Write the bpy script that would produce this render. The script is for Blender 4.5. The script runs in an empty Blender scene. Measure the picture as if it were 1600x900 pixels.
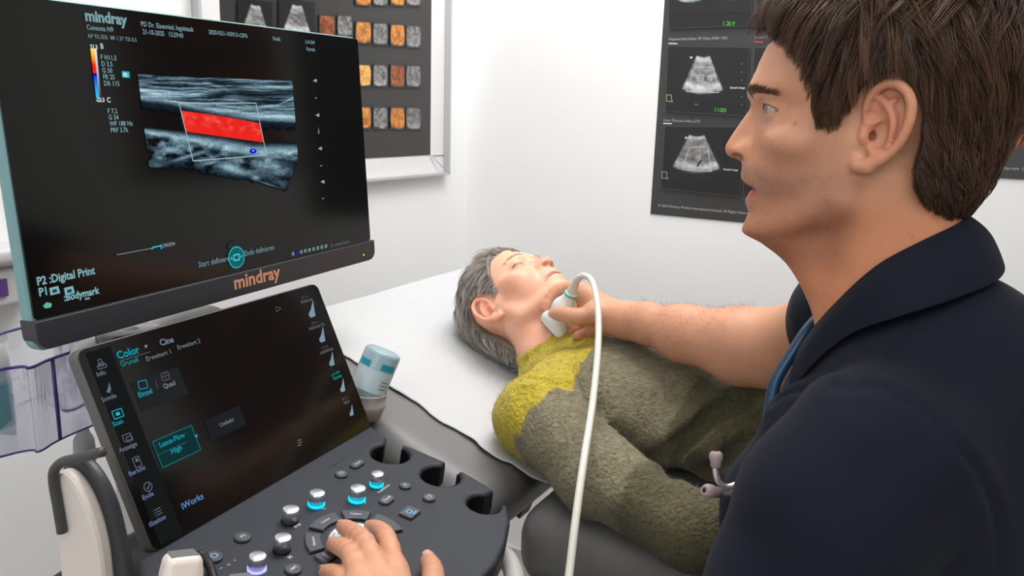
import bpy, bmesh, math, random, os
import numpy as np
from mathutils import Vector, Matrix
random.seed(5); RS = np.random.RandomState(7)

# ------------------------------------------------------------------ camera
FPX = 1250.0
CAM = np.array([0, 0, 1.28])
RM = np.array([[0.99955030, -0.02998651, 0.0],
               [0.00649027, 0.21634228, -0.97629601],
               [0.02927571, 0.97585697, 0.21643961]])      # camera axes -> world
cd = bpy.data.cameras.new('camera'); cam = bpy.data.objects.new('camera', cd)
bpy.context.scene.collection.objects.link(cam)
cd.sensor_fit = 'HORIZONTAL'; cd.sensor_width = 36.0; cd.lens = 36.0 * FPX / 1600.0; cd.clip_start = 0.02
M4 = Matrix([list(RM[i]) + [CAM[i]] for i in range(3)] + [[0, 0, 0, 1]]); cam.matrix_world = M4
S = bpy.context.scene; S.camera = cam

# ------------------------------------------------------------------ world, lights, exposure
w = bpy.data.worlds.new('world'); S.world = w; w.use_nodes = True
w.node_tree.nodes['Background'].inputs[0].default_value = (0.9, 0.95, 1, 1)
w.node_tree.nodes['Background'].inputs[1].default_value = 0.3
S.view_settings.view_transform = 'Standard'; S.view_settings.look = 'None'
S.view_settings.gamma = 1.0; S.view_settings.exposure = 0.0; S.view_settings.use_curve_mapping = False

def area(name, loc, tgt, sx, sy, power, col=(1, 1, 1)):
    l = bpy.data.lights.new(name, 'AREA'); l.shape = 'RECTANGLE'; l.size = sx; l.size_y = sy; l.energy = power; l.color = col
    o = bpy.data.objects.new(name, l); S.collection.objects.link(o); o.location = loc
    d = Vector(tgt) - Vector(loc); o.rotation_euler = d.to_track_quat('-Z', 'Y').to_euler(); return o
area('ceiling_panel_light', (0.30, 1.42, 2.52), (0.25, 1.5, 0), 1.2, 0.6, 32, (1, 0.99, 0.985))
area('ceiling_panel_light', (0.2, -0.5, 2.52), (0.2, -0.5, 0), 1.2, 1.2, 17, (1, 0.99, 0.98))
area('window_daylight', (-1.0, -1.6, 1.75), (0.3, 1.0, 1.0), 1.6, 1.3, 17, (0.93, 0.97, 1))

# ------------------------------------------------------------------ helpers
def ray(x, y): return RM @ np.array([(x - 800) / FPX, (450 - y) / FPX, -1.0])
def at(x, y, dep): return CAM + ray(x, y) * dep                      # depth along the optical axis
def hit(x, y, O, N):
    D = ray(x, y); return CAM + D * (np.dot(np.asarray(O) - CAM, N) / np.dot(D, N))
def proj(P):
    q = (np.asarray(P) - CAM) @ RM
    return np.stack([800 - FPX * q[..., 0] / q[..., 2], 450 + FPX * q[..., 1] / q[..., 2]], -1)
def nrm(v): v = np.asarray(v, float); return v / np.linalg.norm(v)

def srgb(r, g, b):
    f = lambda c: (c / 255 / 12.92) if c / 255 <= 0.04045 else ((c / 255 + 0.055) / 1.055) ** 2.4
    return (f(r), f(g), f(b))

def mat(name, col, rough=0.5, metal=0.0, spec=0.5, emit=None, es=1.0, attr=False, bump=0, bscale=300, sss=0, trans=0, alpha=1, coat=0, colnoise=0, cnscale=20, sheen=0, ior=1.45, bdist=0.001, bdetail=4):
    m = bpy.data.materials.new(name); m.use_nodes = True; nt = m.node_tree; b = nt.nodes['Principled BSDF']
    b.inputs['Base Color'].default_value = (*col, 1); b.inputs['Roughness'].default_value = rough
    b.inputs['Metallic'].default_value = metal; b.inputs['Specular IOR Level'].default_value = spec; b.inputs['IOR'].default_value = ior
    if trans: b.inputs['Transmission Weight'].default_value = trans
    if alpha < 1: b.inputs['Alpha'].default_value = alpha
    if coat: b.inputs['Coat Weight'].default_value = coat; b.inputs['Coat Roughness'].default_value = 0.05
    if sheen: b.inputs['Sheen Weight'].default_value = sheen; b.inputs['Sheen Roughness'].default_value = 0.5
    if emit: b.inputs['Emission Color'].default_value = (*emit, 1); b.inputs['Emission Strength'].default_value = es
    src = None
    tc = nt.nodes.new('ShaderNodeTexCoord')
    if attr:
        a = nt.nodes.new('ShaderNodeAttribute'); a.attribute_name = 'Col'; src = a.outputs['Color']
    if colnoise:
        nz = nt.nodes.new('ShaderNodeTexNoise'); nz.inputs['Scale'].default_value = cnscale; nz.inputs['Detail'].default_value = 5
        nt.links.new(tc.outputs['Object'], nz.inputs['Vector'])
        mr = nt.nodes.new('ShaderNodeMapRange'); mr.inputs[1].default_value = 0.3; mr.inputs[2].default_value = 0.7
        mr.inputs[3].default_value = 1 - colnoise; mr.inputs[4].default_value = 1 + colnoise
        nt.links.new(nz.outputs['Fac'], mr.inputs[0])
        mx = nt.nodes.new('ShaderNodeMix'); mx.data_type = 'RGBA'; mx.blend_type = 'MULTIPLY'; mx.inputs[0].default_value = 1
        if src: nt.links.new(src, mx.inputs[6])
        else: mx.inputs[6].default_value = (*col, 1)
        nt.links.new(mr.outputs[0], mx.inputs[7]); src = mx.outputs[2]
    if src is not None:
        nt.links.new(src, b.inputs['Base Color'])
        if emit and attr: nt.links.new(src, b.inputs['Emission Color'])
    if bump:
        nz = nt.nodes.new('ShaderNodeTexNoise'); nz.inputs['Scale'].default_value = bscale; nz.inputs['Detail'].default_value = bdetail
        nt.links.new(tc.outputs['Object'], nz.inputs['Vector'])
        bp = nt.nodes.new('ShaderNodeBump'); bp.inputs['Strength'].default_value = bump; bp.inputs['Distance'].default_value = bdist
        nt.links.new(nz.outputs['Fac'], bp.inputs['Height']); nt.links.new(bp.outputs['Normal'], b.inputs['Normal'])
    if sss:
        b.inputs['Subsurface Weight'].default_value = sss; b.inputs['Subsurface Radius'].default_value = (1.0, 0.35, 0.2)
        b.inputs['Subsurface Scale'].default_value = 0.006
    return m

def link(name, me, m=None, parent=None, smooth=True):
    o = bpy.data.objects.new(name, me); S.collection.objects.link(o)
    if m is not None:
        for mm in (m if isinstance(m, (list, tuple)) else [m]): me.materials.append(mm)
    if smooth: me.shade_smooth()
    if parent is not None:
        o.parent = parent
        if parent.type == 'EMPTY' or parent.location.length > 0:
            o.matrix_parent_inverse = parent_world(parent).inverted()
    return o
def parent_world(p):
    M = Matrix.LocRotScale(p.location, p.rotation_euler, p.scale)
    if p.parent is not None: M = parent_world(p.parent) @ p.matrix_parent_inverse @ M
    return M
def tag(o, label=None, cat=None, group=None, kind=None):
    if label: o['label'] = label
    if cat: o['category'] = cat
    if group: o['group'] = group
    if kind: o['kind'] = kind
    return o
def empty(name, loc, label, cat, group=None):
    o = bpy.data.objects.new(name, None); S.collection.objects.link(o); o.location = Vector(loc); o.empty_display_size = 0.02
    return tag(o, label, cat, group)

class MB:
    """collects geometry with per-vertex colour, material index; builds one mesh"""
    def __init__(s): s.v = []; s.f = []; s.c = []; s.n = 0; s.mi = []; s.fl = []
    def add(s, V, F, col=(1, 1, 1), mi=0, flat=False):
        V = np.asarray(V, float).reshape(-1, 3); s.v.append(V)
        col = np.asarray(col, float)
        s.c.append(np.tile(col, (len(V), 1)) if col.ndim == 1 else col)
        for f in F: s.f.append([int(i) + s.n for i in f])
        s.mi += [mi] * len(F); s.fl += [flat] * len(F); s.n += len(V); return s
    def box(s, O, ax, ay, az, col=(1, 1, 1), mi=0):            # O corner, full edge vectors
        O, ax, ay, az = [np.asarray(q, float) for q in (O, ax, ay, az)]
        V = [O, O + ax, O + ax + ay, O + ay, O + az, O + ax + az, O + ax + ay + az, O + ay + az]
        F = [(0, 3, 2, 1), (4, 5, 6, 7), (0, 1, 5, 4), (1, 2, 6, 5), (2, 3, 7, 6), (3, 0, 4, 7)]
        if np.dot(np.cross(ax, ay), az) < 0: F = [f[::-1] for f in F]
        return s.add(V, F, col, mi, True)
    def prism(s, pts, O, ax, ay, nz, z0, z1, ch=0.0, col=(1, 1, 1), mi=0, smooth=False):
        """2-D outline pts on frame (O, ax, ay) extruded along nz from z0 to z1 with chamfer ch on both rims"""
        O, ax, ay, nz = [np.asarray(q, float) for q in (O, ax, ay, nz)]
        P = np.asarray(pts, float)
        if np.sum(P[:, 0] * np.roll(P[:, 1], -1) - np.roll(P[:, 0], -1) * P[:, 1]) < 0: P = P[::-1]
        n = len(P)
        if np.dot(np.cross(ax, ay), nz) < 0: flip = True
        else: flip = False
        e = np.roll(P, -1, 0) - P; L = np.linalg.norm(e, axis=1, keepdims=True) + 1e-12; nn = np.stack([e[:, 1], -e[:, 0]], 1) / L
        vn = nn + np.roll(nn, 1, 0); vn /= np.maximum(np.linalg.norm(vn, axis=1, keepdims=True), 1e-9)
        lay = [(P - vn * ch, z0), (P, z0 + ch), (P, z1 - ch), (P - vn * ch, z1)] if ch > 0 else [(P, z0), (P, z1)]
        if ch > 0.0006: lay = [(P - vn * ch, z0), (P - vn * ch * .3, z0 + ch * .3), (P, z0 + ch), (P, z1 - ch), (P - vn * ch * .3, z1 - ch * .3), (P - vn * ch, z1)]
        V = []
        for Q, z in lay: V += [O + ax * q[0] + ay * q[1] + nz * z for q in Q]
        F = []
        for k in range(len(lay) - 1):
            for i in range(n):
                j = (i + 1) % n; F.append((k * n + i, k * n + j, (k + 1) * n + j, (k + 1) * n + i))
        F.append(tuple(range(n))[::-1]); F.append(tuple((len(lay) - 1) * n + i for i in range(n)))
        if flip: F = [f[::-1] for f in F]
        return s.add(V, F, col, mi, not smooth)
    def tube(s, pts, rad, seg=10, col=(1, 1, 1), mi=0, cap=True, flatten=None):
        P = np.asarray(pts, float); n = len(P); rad = np.full(n, rad) if np.isscalar(rad) else np.asarray(rad, float)
        T = np.gradient(P, axis=0); T /= np.linalg.norm(T, axis=1, keepdims=True) + 1e-12
        up = np.array([0, 0, 1.]) if abs(T[0][2]) < 0.9 else np.array([1., 0, 0])
        V = []; u = nrm(np.cross(T[0], up))
        for i in range(n):
            u = u - T[i] * np.dot(u, T[i]); u = nrm(u); w_ = np.cross(T[i], u)
            for k in range(seg):
                a = 2 * math.pi * k / seg; V.append(P[i] + rad[i] * (math.cos(a) * u + math.sin(a) * w_))
        F = []
        for i in range(n - 1):
            for k in range(seg):
                l = (k + 1) % seg; F.append((i * seg + k, i * seg + l, (i + 1) * seg + l, (i + 1) * seg + k))
        if cap: F.append(tuple(range(seg))[::-1]); F.append(tuple((n - 1) * seg + k for k in range(seg)))
        return s.add(V, F, col, mi)
    def lathe(s, prof, O, ax, seg=32, col=(1, 1, 1), mi=0, bumps=None, caps=True):
        """prof: list of (radius, height) along ax"""
        ax = nrm(ax); up = np.array([0, 0, 1.]) if abs(ax[2]) < 0.9 else np.array([1., 0, 0]); u = nrm(np.cross(ax, up)); w_ = np.cross(ax, u)
        O = np.asarray(O, float); V = []
        for r, h in prof:
            for k in range(seg):
                a = 2 * math.pi * k / seg; V.append(O + ax * h + r * (math.cos(a) * u + math.sin(a) * w_))
        F = []
        for i in range(len(prof) - 1):
            for k in range(seg):
                l = (k + 1) % seg; F.append((i * seg + k, i * seg + l, (i + 1) * seg + l, (i + 1) * seg + k))
        if caps: F.append(tuple(range(seg))[::-1]); F.append(tuple((len(prof) - 1) * seg + k for k in range(seg)))
        return s.add(V, F, col, mi)
    def grid(s, fn, nu, nv, colfn=None, mi=0):
        """fn(U,V)->points (nu,nv,3) for U,V in 0..1"""
        U, Vv = np.meshgrid(np.linspace(0, 1, nu), np.linspace(0, 1, nv), indexing='ij'); P = fn(U, Vv)
        idx = np.arange(nu * nv).reshape(nu, nv)
        F = np.stack([idx[:-1, :-1], idx[1:, :-1], idx[1:, 1:], idx[:-1, 1:]], -1).reshape(-1, 4)
        C = colfn(U, Vv, P).reshape(-1, 3) if colfn else (1, 1, 1)
        return s.add(P.reshape(-1, 3), F.tolist(), C, mi)
    def build(s, name, m, parent=None, smooth=None, label=None, fix=True):
        me = bpy.data.meshes.new(name); V = np.concatenate(s.v); me.from_pydata(V.tolist(), [], s.f)
        C = np.concatenate(s.c); a = me.color_attributes.new('Col', 'FLOAT_COLOR', 'POINT')
        a.data.foreach_set('color', np.concatenate([C, np.ones((len(C), 1))], 1).astype(np.float32).ravel())
        o = link(name, me, m, parent, smooth=True)
        if smooth is not None: s.fl = [not smooth] * len(s.fl)
        me.polygons.foreach_set('use_smooth', [not x for x in s.fl])
        me.polygons.foreach_set('material_index', s.mi); me.update()
        if label: o['label'] = label
        return o

def text_geo(txt, size, bold=0.0, align='LEFT', space=1.0):
    c = bpy.data.curves.new('lettering', 'FONT'); c.body = txt; c.size = size; c.align_x = align; c.resolution_u = 2; c.offset = bold; c.space_character = space
    o = bpy.data.objects.new('lettering', c); me = bpy.data.meshes.new_from_object(o)
    V = np.array([v.co[:] for v in me.vertices]).reshape(-1, 3); F = [tuple(p.vertices) for p in me.polygons]
    bpy.data.objects.remove(o); bpy.data.meshes.remove(me); bpy.data.curves.remove(c); return V, F
def put_text(mb, txt, size, O, ax, ay, off=0.0, col=(1, 1, 1), bold=0.0, align='LEFT', mi=0, sx=1.0, space=1.0):
    V, F = text_geo(txt, size, bold, align, space)
    if len(V) == 0: return
    ax = np.asarray(ax, float); ay = np.asarray(ay, float); n = np.cross(ax, ay)
    mb.add(np.asarray(O) + V[:, :1] * ax * sx + V[:, 1:2] * ay + n * off, F, col, mi, True)

def rrect(w, h, r, cx=0, cy=0, seg=6):
    P = []
    for (x, y, a0) in ((w / 2 - r, h / 2 - r, 0), (-w / 2 + r, h / 2 - r, 90), (-w / 2 + r, -h / 2 + r, 180), (w / 2 - r, -h / 2 + r, 270)):
        for k in range(seg + 1):
            a = math.radians(a0 + 90 * k / seg); P.append((cx + x + r * math.cos(a), cy + y + r * math.sin(a)))
    return P
def smooth_poly(pts, n=6, closed=True):
    P = np.asarray(pts, float); m = len(P); out = []
    for i in range(m if closed else m - 1):
        p0, p1, p2, p3 = (P[(i - 1) % m] if closed or i > 0 else P[0]), P[i], P[(i + 1) % m], (P[(i + 2) % m] if closed or i + 2 < m else P[-1])
        for k in range(n):
            t = k / n; out.append(0.5 * ((2 * p1) + (-p0 + p2) * t + (2 * p0 - 5 * p1 + 4 * p2 - p3) * t * t + (-p0 + 3 * p1 - 3 * p2 + p3) * t ** 3))
    if not closed: out.append(P[-1])
    return np.array(out)

# lattice noise
_T = RS.rand(64, 64, 64).astype(np.float32)
def noise3(P):
    P = np.asarray(P, np.float32); i = np.floor(P).astype(int); f = P - i; f = f * f * (3 - 2 * f); i &= 63; j = (i + 1) & 63
    g = lambda a, b, c: _T[a[..., 0], b[..., 1], c[..., 2]]
    x, y, z = f[..., 0], f[..., 1], f[..., 2]
    return ((g(i, i, i) * (1 - x) + g(j, i, i) * x) * (1 - y) + (g(i, j, i) * (1 - x) + g(j, j, i) * x) * y) * (1 - z) + \
           ((g(i, i, j) * (1 - x) + g(j, i, j) * x) * (1 - y) + (g(i, j, j) * (1 - x) + g(j, j, j) * x) * y) * z
def fbm(P, o=4):
    P = np.asarray(P, np.float32); s = 0; a = 0.5; t = 0
    for _ in range(o): s = s + a * noise3(P); t += a; a *= 0.5; P = P * 2.03 + 17.3
    return s / t
def fbm2(x, y, z=0.0, o=4): return fbm(np.stack([x, y, np.zeros_like(x) + z], -1), o)

# ------------------------------------------------------------------ signed-distance modelling (surface nets)
class Solid:
    def __init__(s): s.nodes = []
    def add(s, fn, c, r, k=0.006, op='u'): s.nodes.append((fn, np.asarray(c, float), float(r), k, op)); return s
    def ball(s, c, r, **kw):
        c = np.asarray(c, float); return s.add(lambda P: np.linalg.norm(P - c, axis=-1) - r, c, r, **kw)
    def cap(s, a, b, ra, rb=None, **kw):
        a = np.asarray(a, float); b = np.asarray(b, float); rb = ra if rb is None else rb; ba = b - a; L = np.dot(ba, ba) + 1e-12
        def fn(P):
            t = np.clip(((P - a) @ ba) / L, 0, 1); return np.linalg.norm(P - a - t[..., None] * ba, axis=-1) - (ra + (rb - ra) * t)
        return s.add(fn, (a + b) / 2, np.linalg.norm(ba) / 2 + max(ra, rb), **kw)
    def chain(s, pts, rad, **kw):
        for i in range(len(pts) - 1): s.cap(pts[i], pts[i + 1], rad[i], rad[i + 1], **kw)
        return s
    def ell(s, c, ax, rr, **kw):                                    # ax rows: axes
        c = np.asarray(c, float); ax = np.asarray(ax, float); rr = np.asarray(rr, float)
        def fn(P):
            q = (P - c) @ ax.T; k0 = np.linalg.norm(q / rr, axis=-1); k1 = np.linalg.norm(q / (rr * rr), axis=-1) + 1e-9; return k0 * (k0 - 1) / k1
        return s.add(fn, c, rr.max(), **kw)
    def rbox(s, c, ax, hh, r, **kw):
        c = np.asarray(c, float); ax = np.asarray(ax, float); hh = np.asarray(hh, float)
        def fn(P):
            q = np.abs((P - c) @ ax.T) - (hh - r); return np.linalg.norm(np.maximum(q, 0), axis=-1) + np.minimum(q.max(-1), 0) - r
        return s.add(fn, c, np.linalg.norm(hh), **kw)
    def ev(s, P, bc, br):
        F = np.full(P.shape[:-1], 1.0)
        for fn, c, r, k, op in s.nodes:
            sel = np.linalg.norm(bc - c, axis=1) < r + br + k + 0.012
            if not sel.any(): continue
            d = fn(P[sel]); f = F[sel]
            if op == 'u': h = np.maximum(k - np.abs(f - d), 0) / k; F[sel] = np.minimum(f, d) - h * h * k / 4
            elif op == 's': d = -d; h = np.maximum(k - np.abs(f - d), 0) / k; F[sel] = np.maximum(f, d) + h * h * k / 4
            elif op == 'd': F[sel] = f + d                       # displacement
        return F
    def mesh(s, h, lo=None, hi=None, wide=1.35):
        if lo is None:
            lo = np.min([n[1] - n[2] for n in s.nodes if n[4] == 'u'], 0) - 3 * h; hi = np.max([n[1] + n[2] for n in s.nodes if n[4] == 'u'], 0) + 3 * h
        lo = np.asarray(lo, float); hi = np.asarray(hi, float); B = 8
        nb = np.ceil((hi - lo) / (h * B)).astype(int); g = np.stack(np.meshgrid(*[np.arange(n) for n in nb], indexing='ij'), -1).reshape(-1, 3)
        br = B * h * 0.87; bc = lo + (g + 0.5) * B * h
        # coarse cull in a few chunks
        keep = np.zeros(len(g), bool)
        for i in range(0, len(g), 200000):
            F = s.ev(bc[i:i + 200000, None, :], bc[i:i + 200000], 0.012 + br); keep[i:i + 200000] = np.abs(F[:, 0]) < br * wide + 0.004
        g = g[keep]; bc = bc[keep]
        loc = np.stack(np.meshgrid(*[np.arange(B + 1)] * 3, indexing='ij'), -1)
        KEY = []; VERT = []; SG = []
        cof = np.array([[(c >> 0) & 1, (c >> 1) & 1, (c >> 2) & 1] for c in range(8)])
        edges = [(a, a | (1 << d)) for a in range(8) for d in range(3) if not a & (1 << d)]
        N = (nb * B + 2).astype(np.int64)
        for i in range(0, len(g), 1500):
            gg = g[i:i + 1500]; P = lo + (gg[:, None, None, None, :] * B + loc) * h
            F = s.ev(P.reshape(len(gg), -1, 3), bc[i:i + 1500], br).reshape(len(gg), B + 1, B + 1, B + 1)
            C = np.stack([F[:, o[0]:o[0] + B, o[1]:o[1] + B, o[2]:o[2] + B] for o in cof], -1)
            act = (C.min(-1) < 0) & (C.max(-1) >= 0); ia = np.argwhere(act)
            if len(ia) == 0: continue
            c = C[act]; cell = gg[ia[:, 0]] * B + ia[:, 1:]
            acc = np.zeros((len(c), 3)); cnt = np.zeros(len(c))
            for a, b in edges:
                fa, fb = c[:, a], c[:, b]; m = (fa < 0) != (fb < 0); t = np.where(m, fa / np.where(m, fa - fb, 1), 0)
                acc += np.where(m[:, None], cof[a] + t[:, None] * (cof[b] - cof[a]), 0); cnt += m
            VERT.append(lo + (cell + acc / cnt[:, None]) * h); KEY.append((cell[:, 0] * N[1] + cell[:, 1]) * N[2] + cell[:, 2]); SG.append(c[:, [0, 1, 2, 4]] < 0)
        K = np.concatenate(KEY); V = np.concatenate(VERT); SGN = np.concatenate(SG); o = np.argsort(K); K = K[o]; V = V[o]; SGN = SGN[o]
        st = [N[1] * N[2], N[2], 1]; Q = []
        for d in range(3):
            m = np.nonzero(SGN[:, 0] != SGN[:, d + 1])[0]; b, c = st[(d + 1) % 3], st[(d + 2) % 3]
            ks = [K[m], K[m] - b, K[m] - b - c, K[m] - c]; ix = []; ok = np.ones(len(m), bool)
            for kk in ks:
                p = np.clip(np.searchsorted(K, kk), 0, len(K) - 1); ok &= K[p] == kk; ix.append(p)
            q = np.stack(ix, 1)[ok]; fl = ~SGN[m, 0][ok]; q[fl] = q[fl][:, ::-1]; Q.append(q)
        return V, np.concatenate(Q)
def np_mesh(name, V, Q, m, parent=None, col=None, label=None, smooth_it=0):
    if smooth_it:
        E = np.concatenate([Q[:, [0, 1]], Q[:, [1, 2]], Q[:, [2, 3]], Q[:, [3, 0]]])
        for _ in range(smooth_it):
            A = np.zeros_like(V); cn = np.zeros(len(V)); np.add.at(A, E[:, 0], V[E[:, 1]]); np.add.at(A, E[:, 1], V[E[:, 0]]); np.add.at(cn, E[:, 0], 1); np.add.at(cn, E[:, 1], 1)
            V = V * 0.4 + 0.6 * A / np.maximum(cn, 1)[:, None]
    me = bpy.data.meshes.new(name); me.vertices.add(len(V)); me.vertices.foreach_set('co', V.astype(np.float32).ravel())
    me.loops.add(Q.size); me.loops.foreach_set('vertex_index', Q.astype(np.int32).ravel()); me.polygons.add(len(Q))
    me.polygons.foreach_set('loop_start', np.arange(0, Q.size, 4, dtype=np.int32)); me.update(calc_edges=True); me.validate()
    if col is not None:
        a = me.color_attributes.new('Col', 'FLOAT_COLOR', 'POINT'); C = np.concatenate([col, np.ones((len(V), 1))], 1).astype(np.float32); a.data.foreach_set('color', C.ravel())
    o = link(name, me, m, parent)
    if label: o['label'] = label
    return o
def gs(x, c, s): return np.exp(-((x - c) / s) ** 2)
def sst(x, a, b): t = np.clip((x - a) / (b - a), 0, 1); return t * t * (3 - 2 * t)
def lerpc(a, b, t): return np.asarray(a) * (1 - t[..., None]) + np.asarray(b) * t[..., None]

# ------------------------------------------------------------------ the room
Wc = np.array([-.128, 2.14, 0]); wb = np.array([.8660, -.5, 0]); wl = np.array([-.5, -.8660, 0]); UPV = np.array([0, 0, 1.])
nb_ = -wl * -1.0; NB = wl.copy(); NL = wb.copy()          # back wall's normal into the room = wl, left wall's = wb
M_wall = mat('white_wall_paint', (0.90, 0.90, 0.895), 0.65, bump=0.08, bscale=180, colnoise=0.01, cnscale=3)
M_floor = mat('beige_linoleum', (0.50, 0.46, 0.40), 0.45, colnoise=0.06, cnscale=40)
M_ceil = mat('ceiling_paint', (0.86, 0.86, 0.85), 0.8, colnoise=0.01)
M_base = mat('baseboard_plastic', (0.55, 0.54, 0.52), 0.4, bump=0.02)
LX, LY, HZ = 4.4, 4.6, 2.6
def struct(name, O, ax, ay, az, m):
    b = MB().box(O, ax, ay, az); o = b.build(name, m); tag(o, kind='structure'); return o
struct('floor', Wc - UPV * .1 - wb * .1 - wl * .1, wb * (LX + .2), wl * (LY + .2), UPV * .1, M_floor)
struct('ceiling', Wc + UPV * HZ - wb * .1 - wl * .1, wb * (LX + .2), wl * (LY + .2), UPV * .1, M_ceil)
struct('wall_back', Wc - wb * .1, wb * (LX + .2), -wl * .1, UPV * HZ, M_wall)
struct('wall_left', Wc, wl * LY, -wb * .1, UPV * HZ, M_wall)
struct('wall_right', Wc + wb * LX, wl * LY, wb * .1, UPV * HZ, M_wall)
struct('wall_front', Wc + wl * LY - wb * .1, wb * (LX + .2), wl * .1, UPV * HZ, M_wall)
struct('baseboard_back', Wc + wb * .012, wb * (LX - .02), wl * .012, UPV * .08, M_base)
struct('baseboard_left', Wc, wl * LY, wb * .012, UPV * .08, M_base)

# ------------------------------------------------------------------ examination couch
J = np.array([.0258, .989, .7898]); ea = np.array([-.8660, .5, 0]); eb = np.array([.5, .8660, 0])
TH = math.radians(20); hdir = ea * math.cos(TH) + UPV * math.sin(TH); hnor = UPV * math.cos(TH) - ea * math.sin(TH)
def cz(s): return J[2] + (math.tan(TH) * s if s > 0 else 0)
def couch(s, b, z=0): return np.array([J[0], J[1], 0]) + ea * s + eb * b + UPV * (cz(s) + z)
M_vinyl = mat('grey_vinyl', srgb(112, 111, 110), 0.42, bump=0.12, bscale=900, bdist=0.0006, colnoise=0.03, cnscale=8)
M_white_metal = mat('white_powder_coat', (0.72, 0.71, 0.69), 0.35, bump=0.02)
M_dark_plastic = mat('dark_plastic', (0.02, 0.021, 0.023), 0.45, bump=0.04, bscale=800)
cr = empty('examination_couch', (J[0] - .5 * ea[0] + .26 * eb[0], J[1] - .5 * ea[1] + .26 * eb[1], 0), 'grey vinyl examination couch with raised head section beside the white wall', 'couch')
so = Solid(); A3 = np.array([hdir, eb, hnor])
so.rbox(J + hdir * .235 + eb * .25 - hnor * .050, A3, (.232, .338, .050), .040, k=.004)
V, Q = so.mesh(.006); np_mesh('head_cushion', V, Q, M_vinyl, cr)
so = Solid(); A3f = np.array([ea, eb, UPV])
so.rbox(J - ea * .70 + eb * .26 - UPV * .060, A3f, (.69, .322, .060), .050, k=.004)
V, Q = so.mesh(.008); np_mesh('seat_cushion', V, Q, M_vinyl, cr)
fr = MB()
fr.box(J - ea * 1.32 + eb * .06 - UPV * .19, ea * 1.30, eb * .04, UPV * .05); fr.box(J - ea * 1.32 + eb * .42 - UPV * .19, ea * 1.30, eb * .04, UPV * .05)
fr.box(J - ea * 1.25 + eb * .06 - UPV * .19, ea * .04, eb * .40, UPV * .05); fr.box(J - ea * .10 + eb * .06 - UPV * .19, ea * .04, eb * .40, UPV * .05)
fr.build('bed_frame', M_white_metal, cr)
hb_ = MB(); hb_.box(J + hdir * .02 + eb * .10 - hnor * .127, hdir * .40, eb * .03, hnor * .028); hb_.box(J + hdir * .02 + eb * .40 - hnor * .127, hdir * .40, eb * .03, hnor * .028)
hb_.build('head_section_bracket', M_dark_plastic, cr)
for s_, b_ in ((-.12, .08), (-.12, .44), (-1.2, .08), (-1.2, .44)):
    p = J + ea * s_ + eb * b_; lg = MB(); lg.prism(rrect(.05, .05, .008), (p[0], p[1], 0), ea, eb, UPV, .055, .605, .001); lgo = lg.build('leg', M_white_metal, cr)
    MB().lathe([(.001, 0), (.03, 0), (.034, .006), (.034, .05), (.02, .056), (.001, .056)], (p[0], p[1], 0), UPV, 20).build('foot', M_dark_plastic, lgo)

# paper sheet: strip over head section and seat, with gentle waves and torn rough edge
M_paper = mat('couch_paper', (0.54, 0.545, 0.555), 0.8, bump=0.35, bscale=35, bdist=0.003, bdetail=3)
def paper_pt(U, Vv):
    s = .472 - U * 1.60                                     # path length from the head edge
    b = .010 + .02 * sst(-s, .0, .25) + Vv * (.543 - .02 * sst(-s, .0, .25)) + .003 * np.sin(s * 70) * (Vv < .02) + .004 * (fbm2(s * 60, Vv * 0 + 3) - .5) * (Vv < .02) * 2
    hs = np.clip(s, 0, None); sl = np.minimum(s, 0); over = np.clip(s - .46, 0, None)
    rip = .012 * (fbm2(s * 9 + 4, b * 6) - .42) * sst(s, -.2, .1) + .006 * np.sin(s * 26 + b * 5) * gs(s, .12, .1) * gs(b, .12, .12)
    edge = -.010 * sst(.02 - Vv, 0, .02) * 0
    P = J + hdir * hs[..., None] + ea * sl[..., None] + eb * b[..., None] + hnor * (np.maximum(rip, 0) + .004)[..., None]
    P = P - hnor * (over * over * 30 * 1.0)[..., None]
    P[..., 2] += .006 * gs(s, 0, .05) * 1.2
    return P
pm = MB(); pm.grid(paper_pt, 260, 90); po = pm.build('paper_sheet', M_paper)
md = po.modifiers.new('thickness', 'SOLIDIFY'); md.thickness = .0006
tag(po, 'white disposable paper sheet spread over the grey couch under the patient', 'paper sheet')

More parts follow.
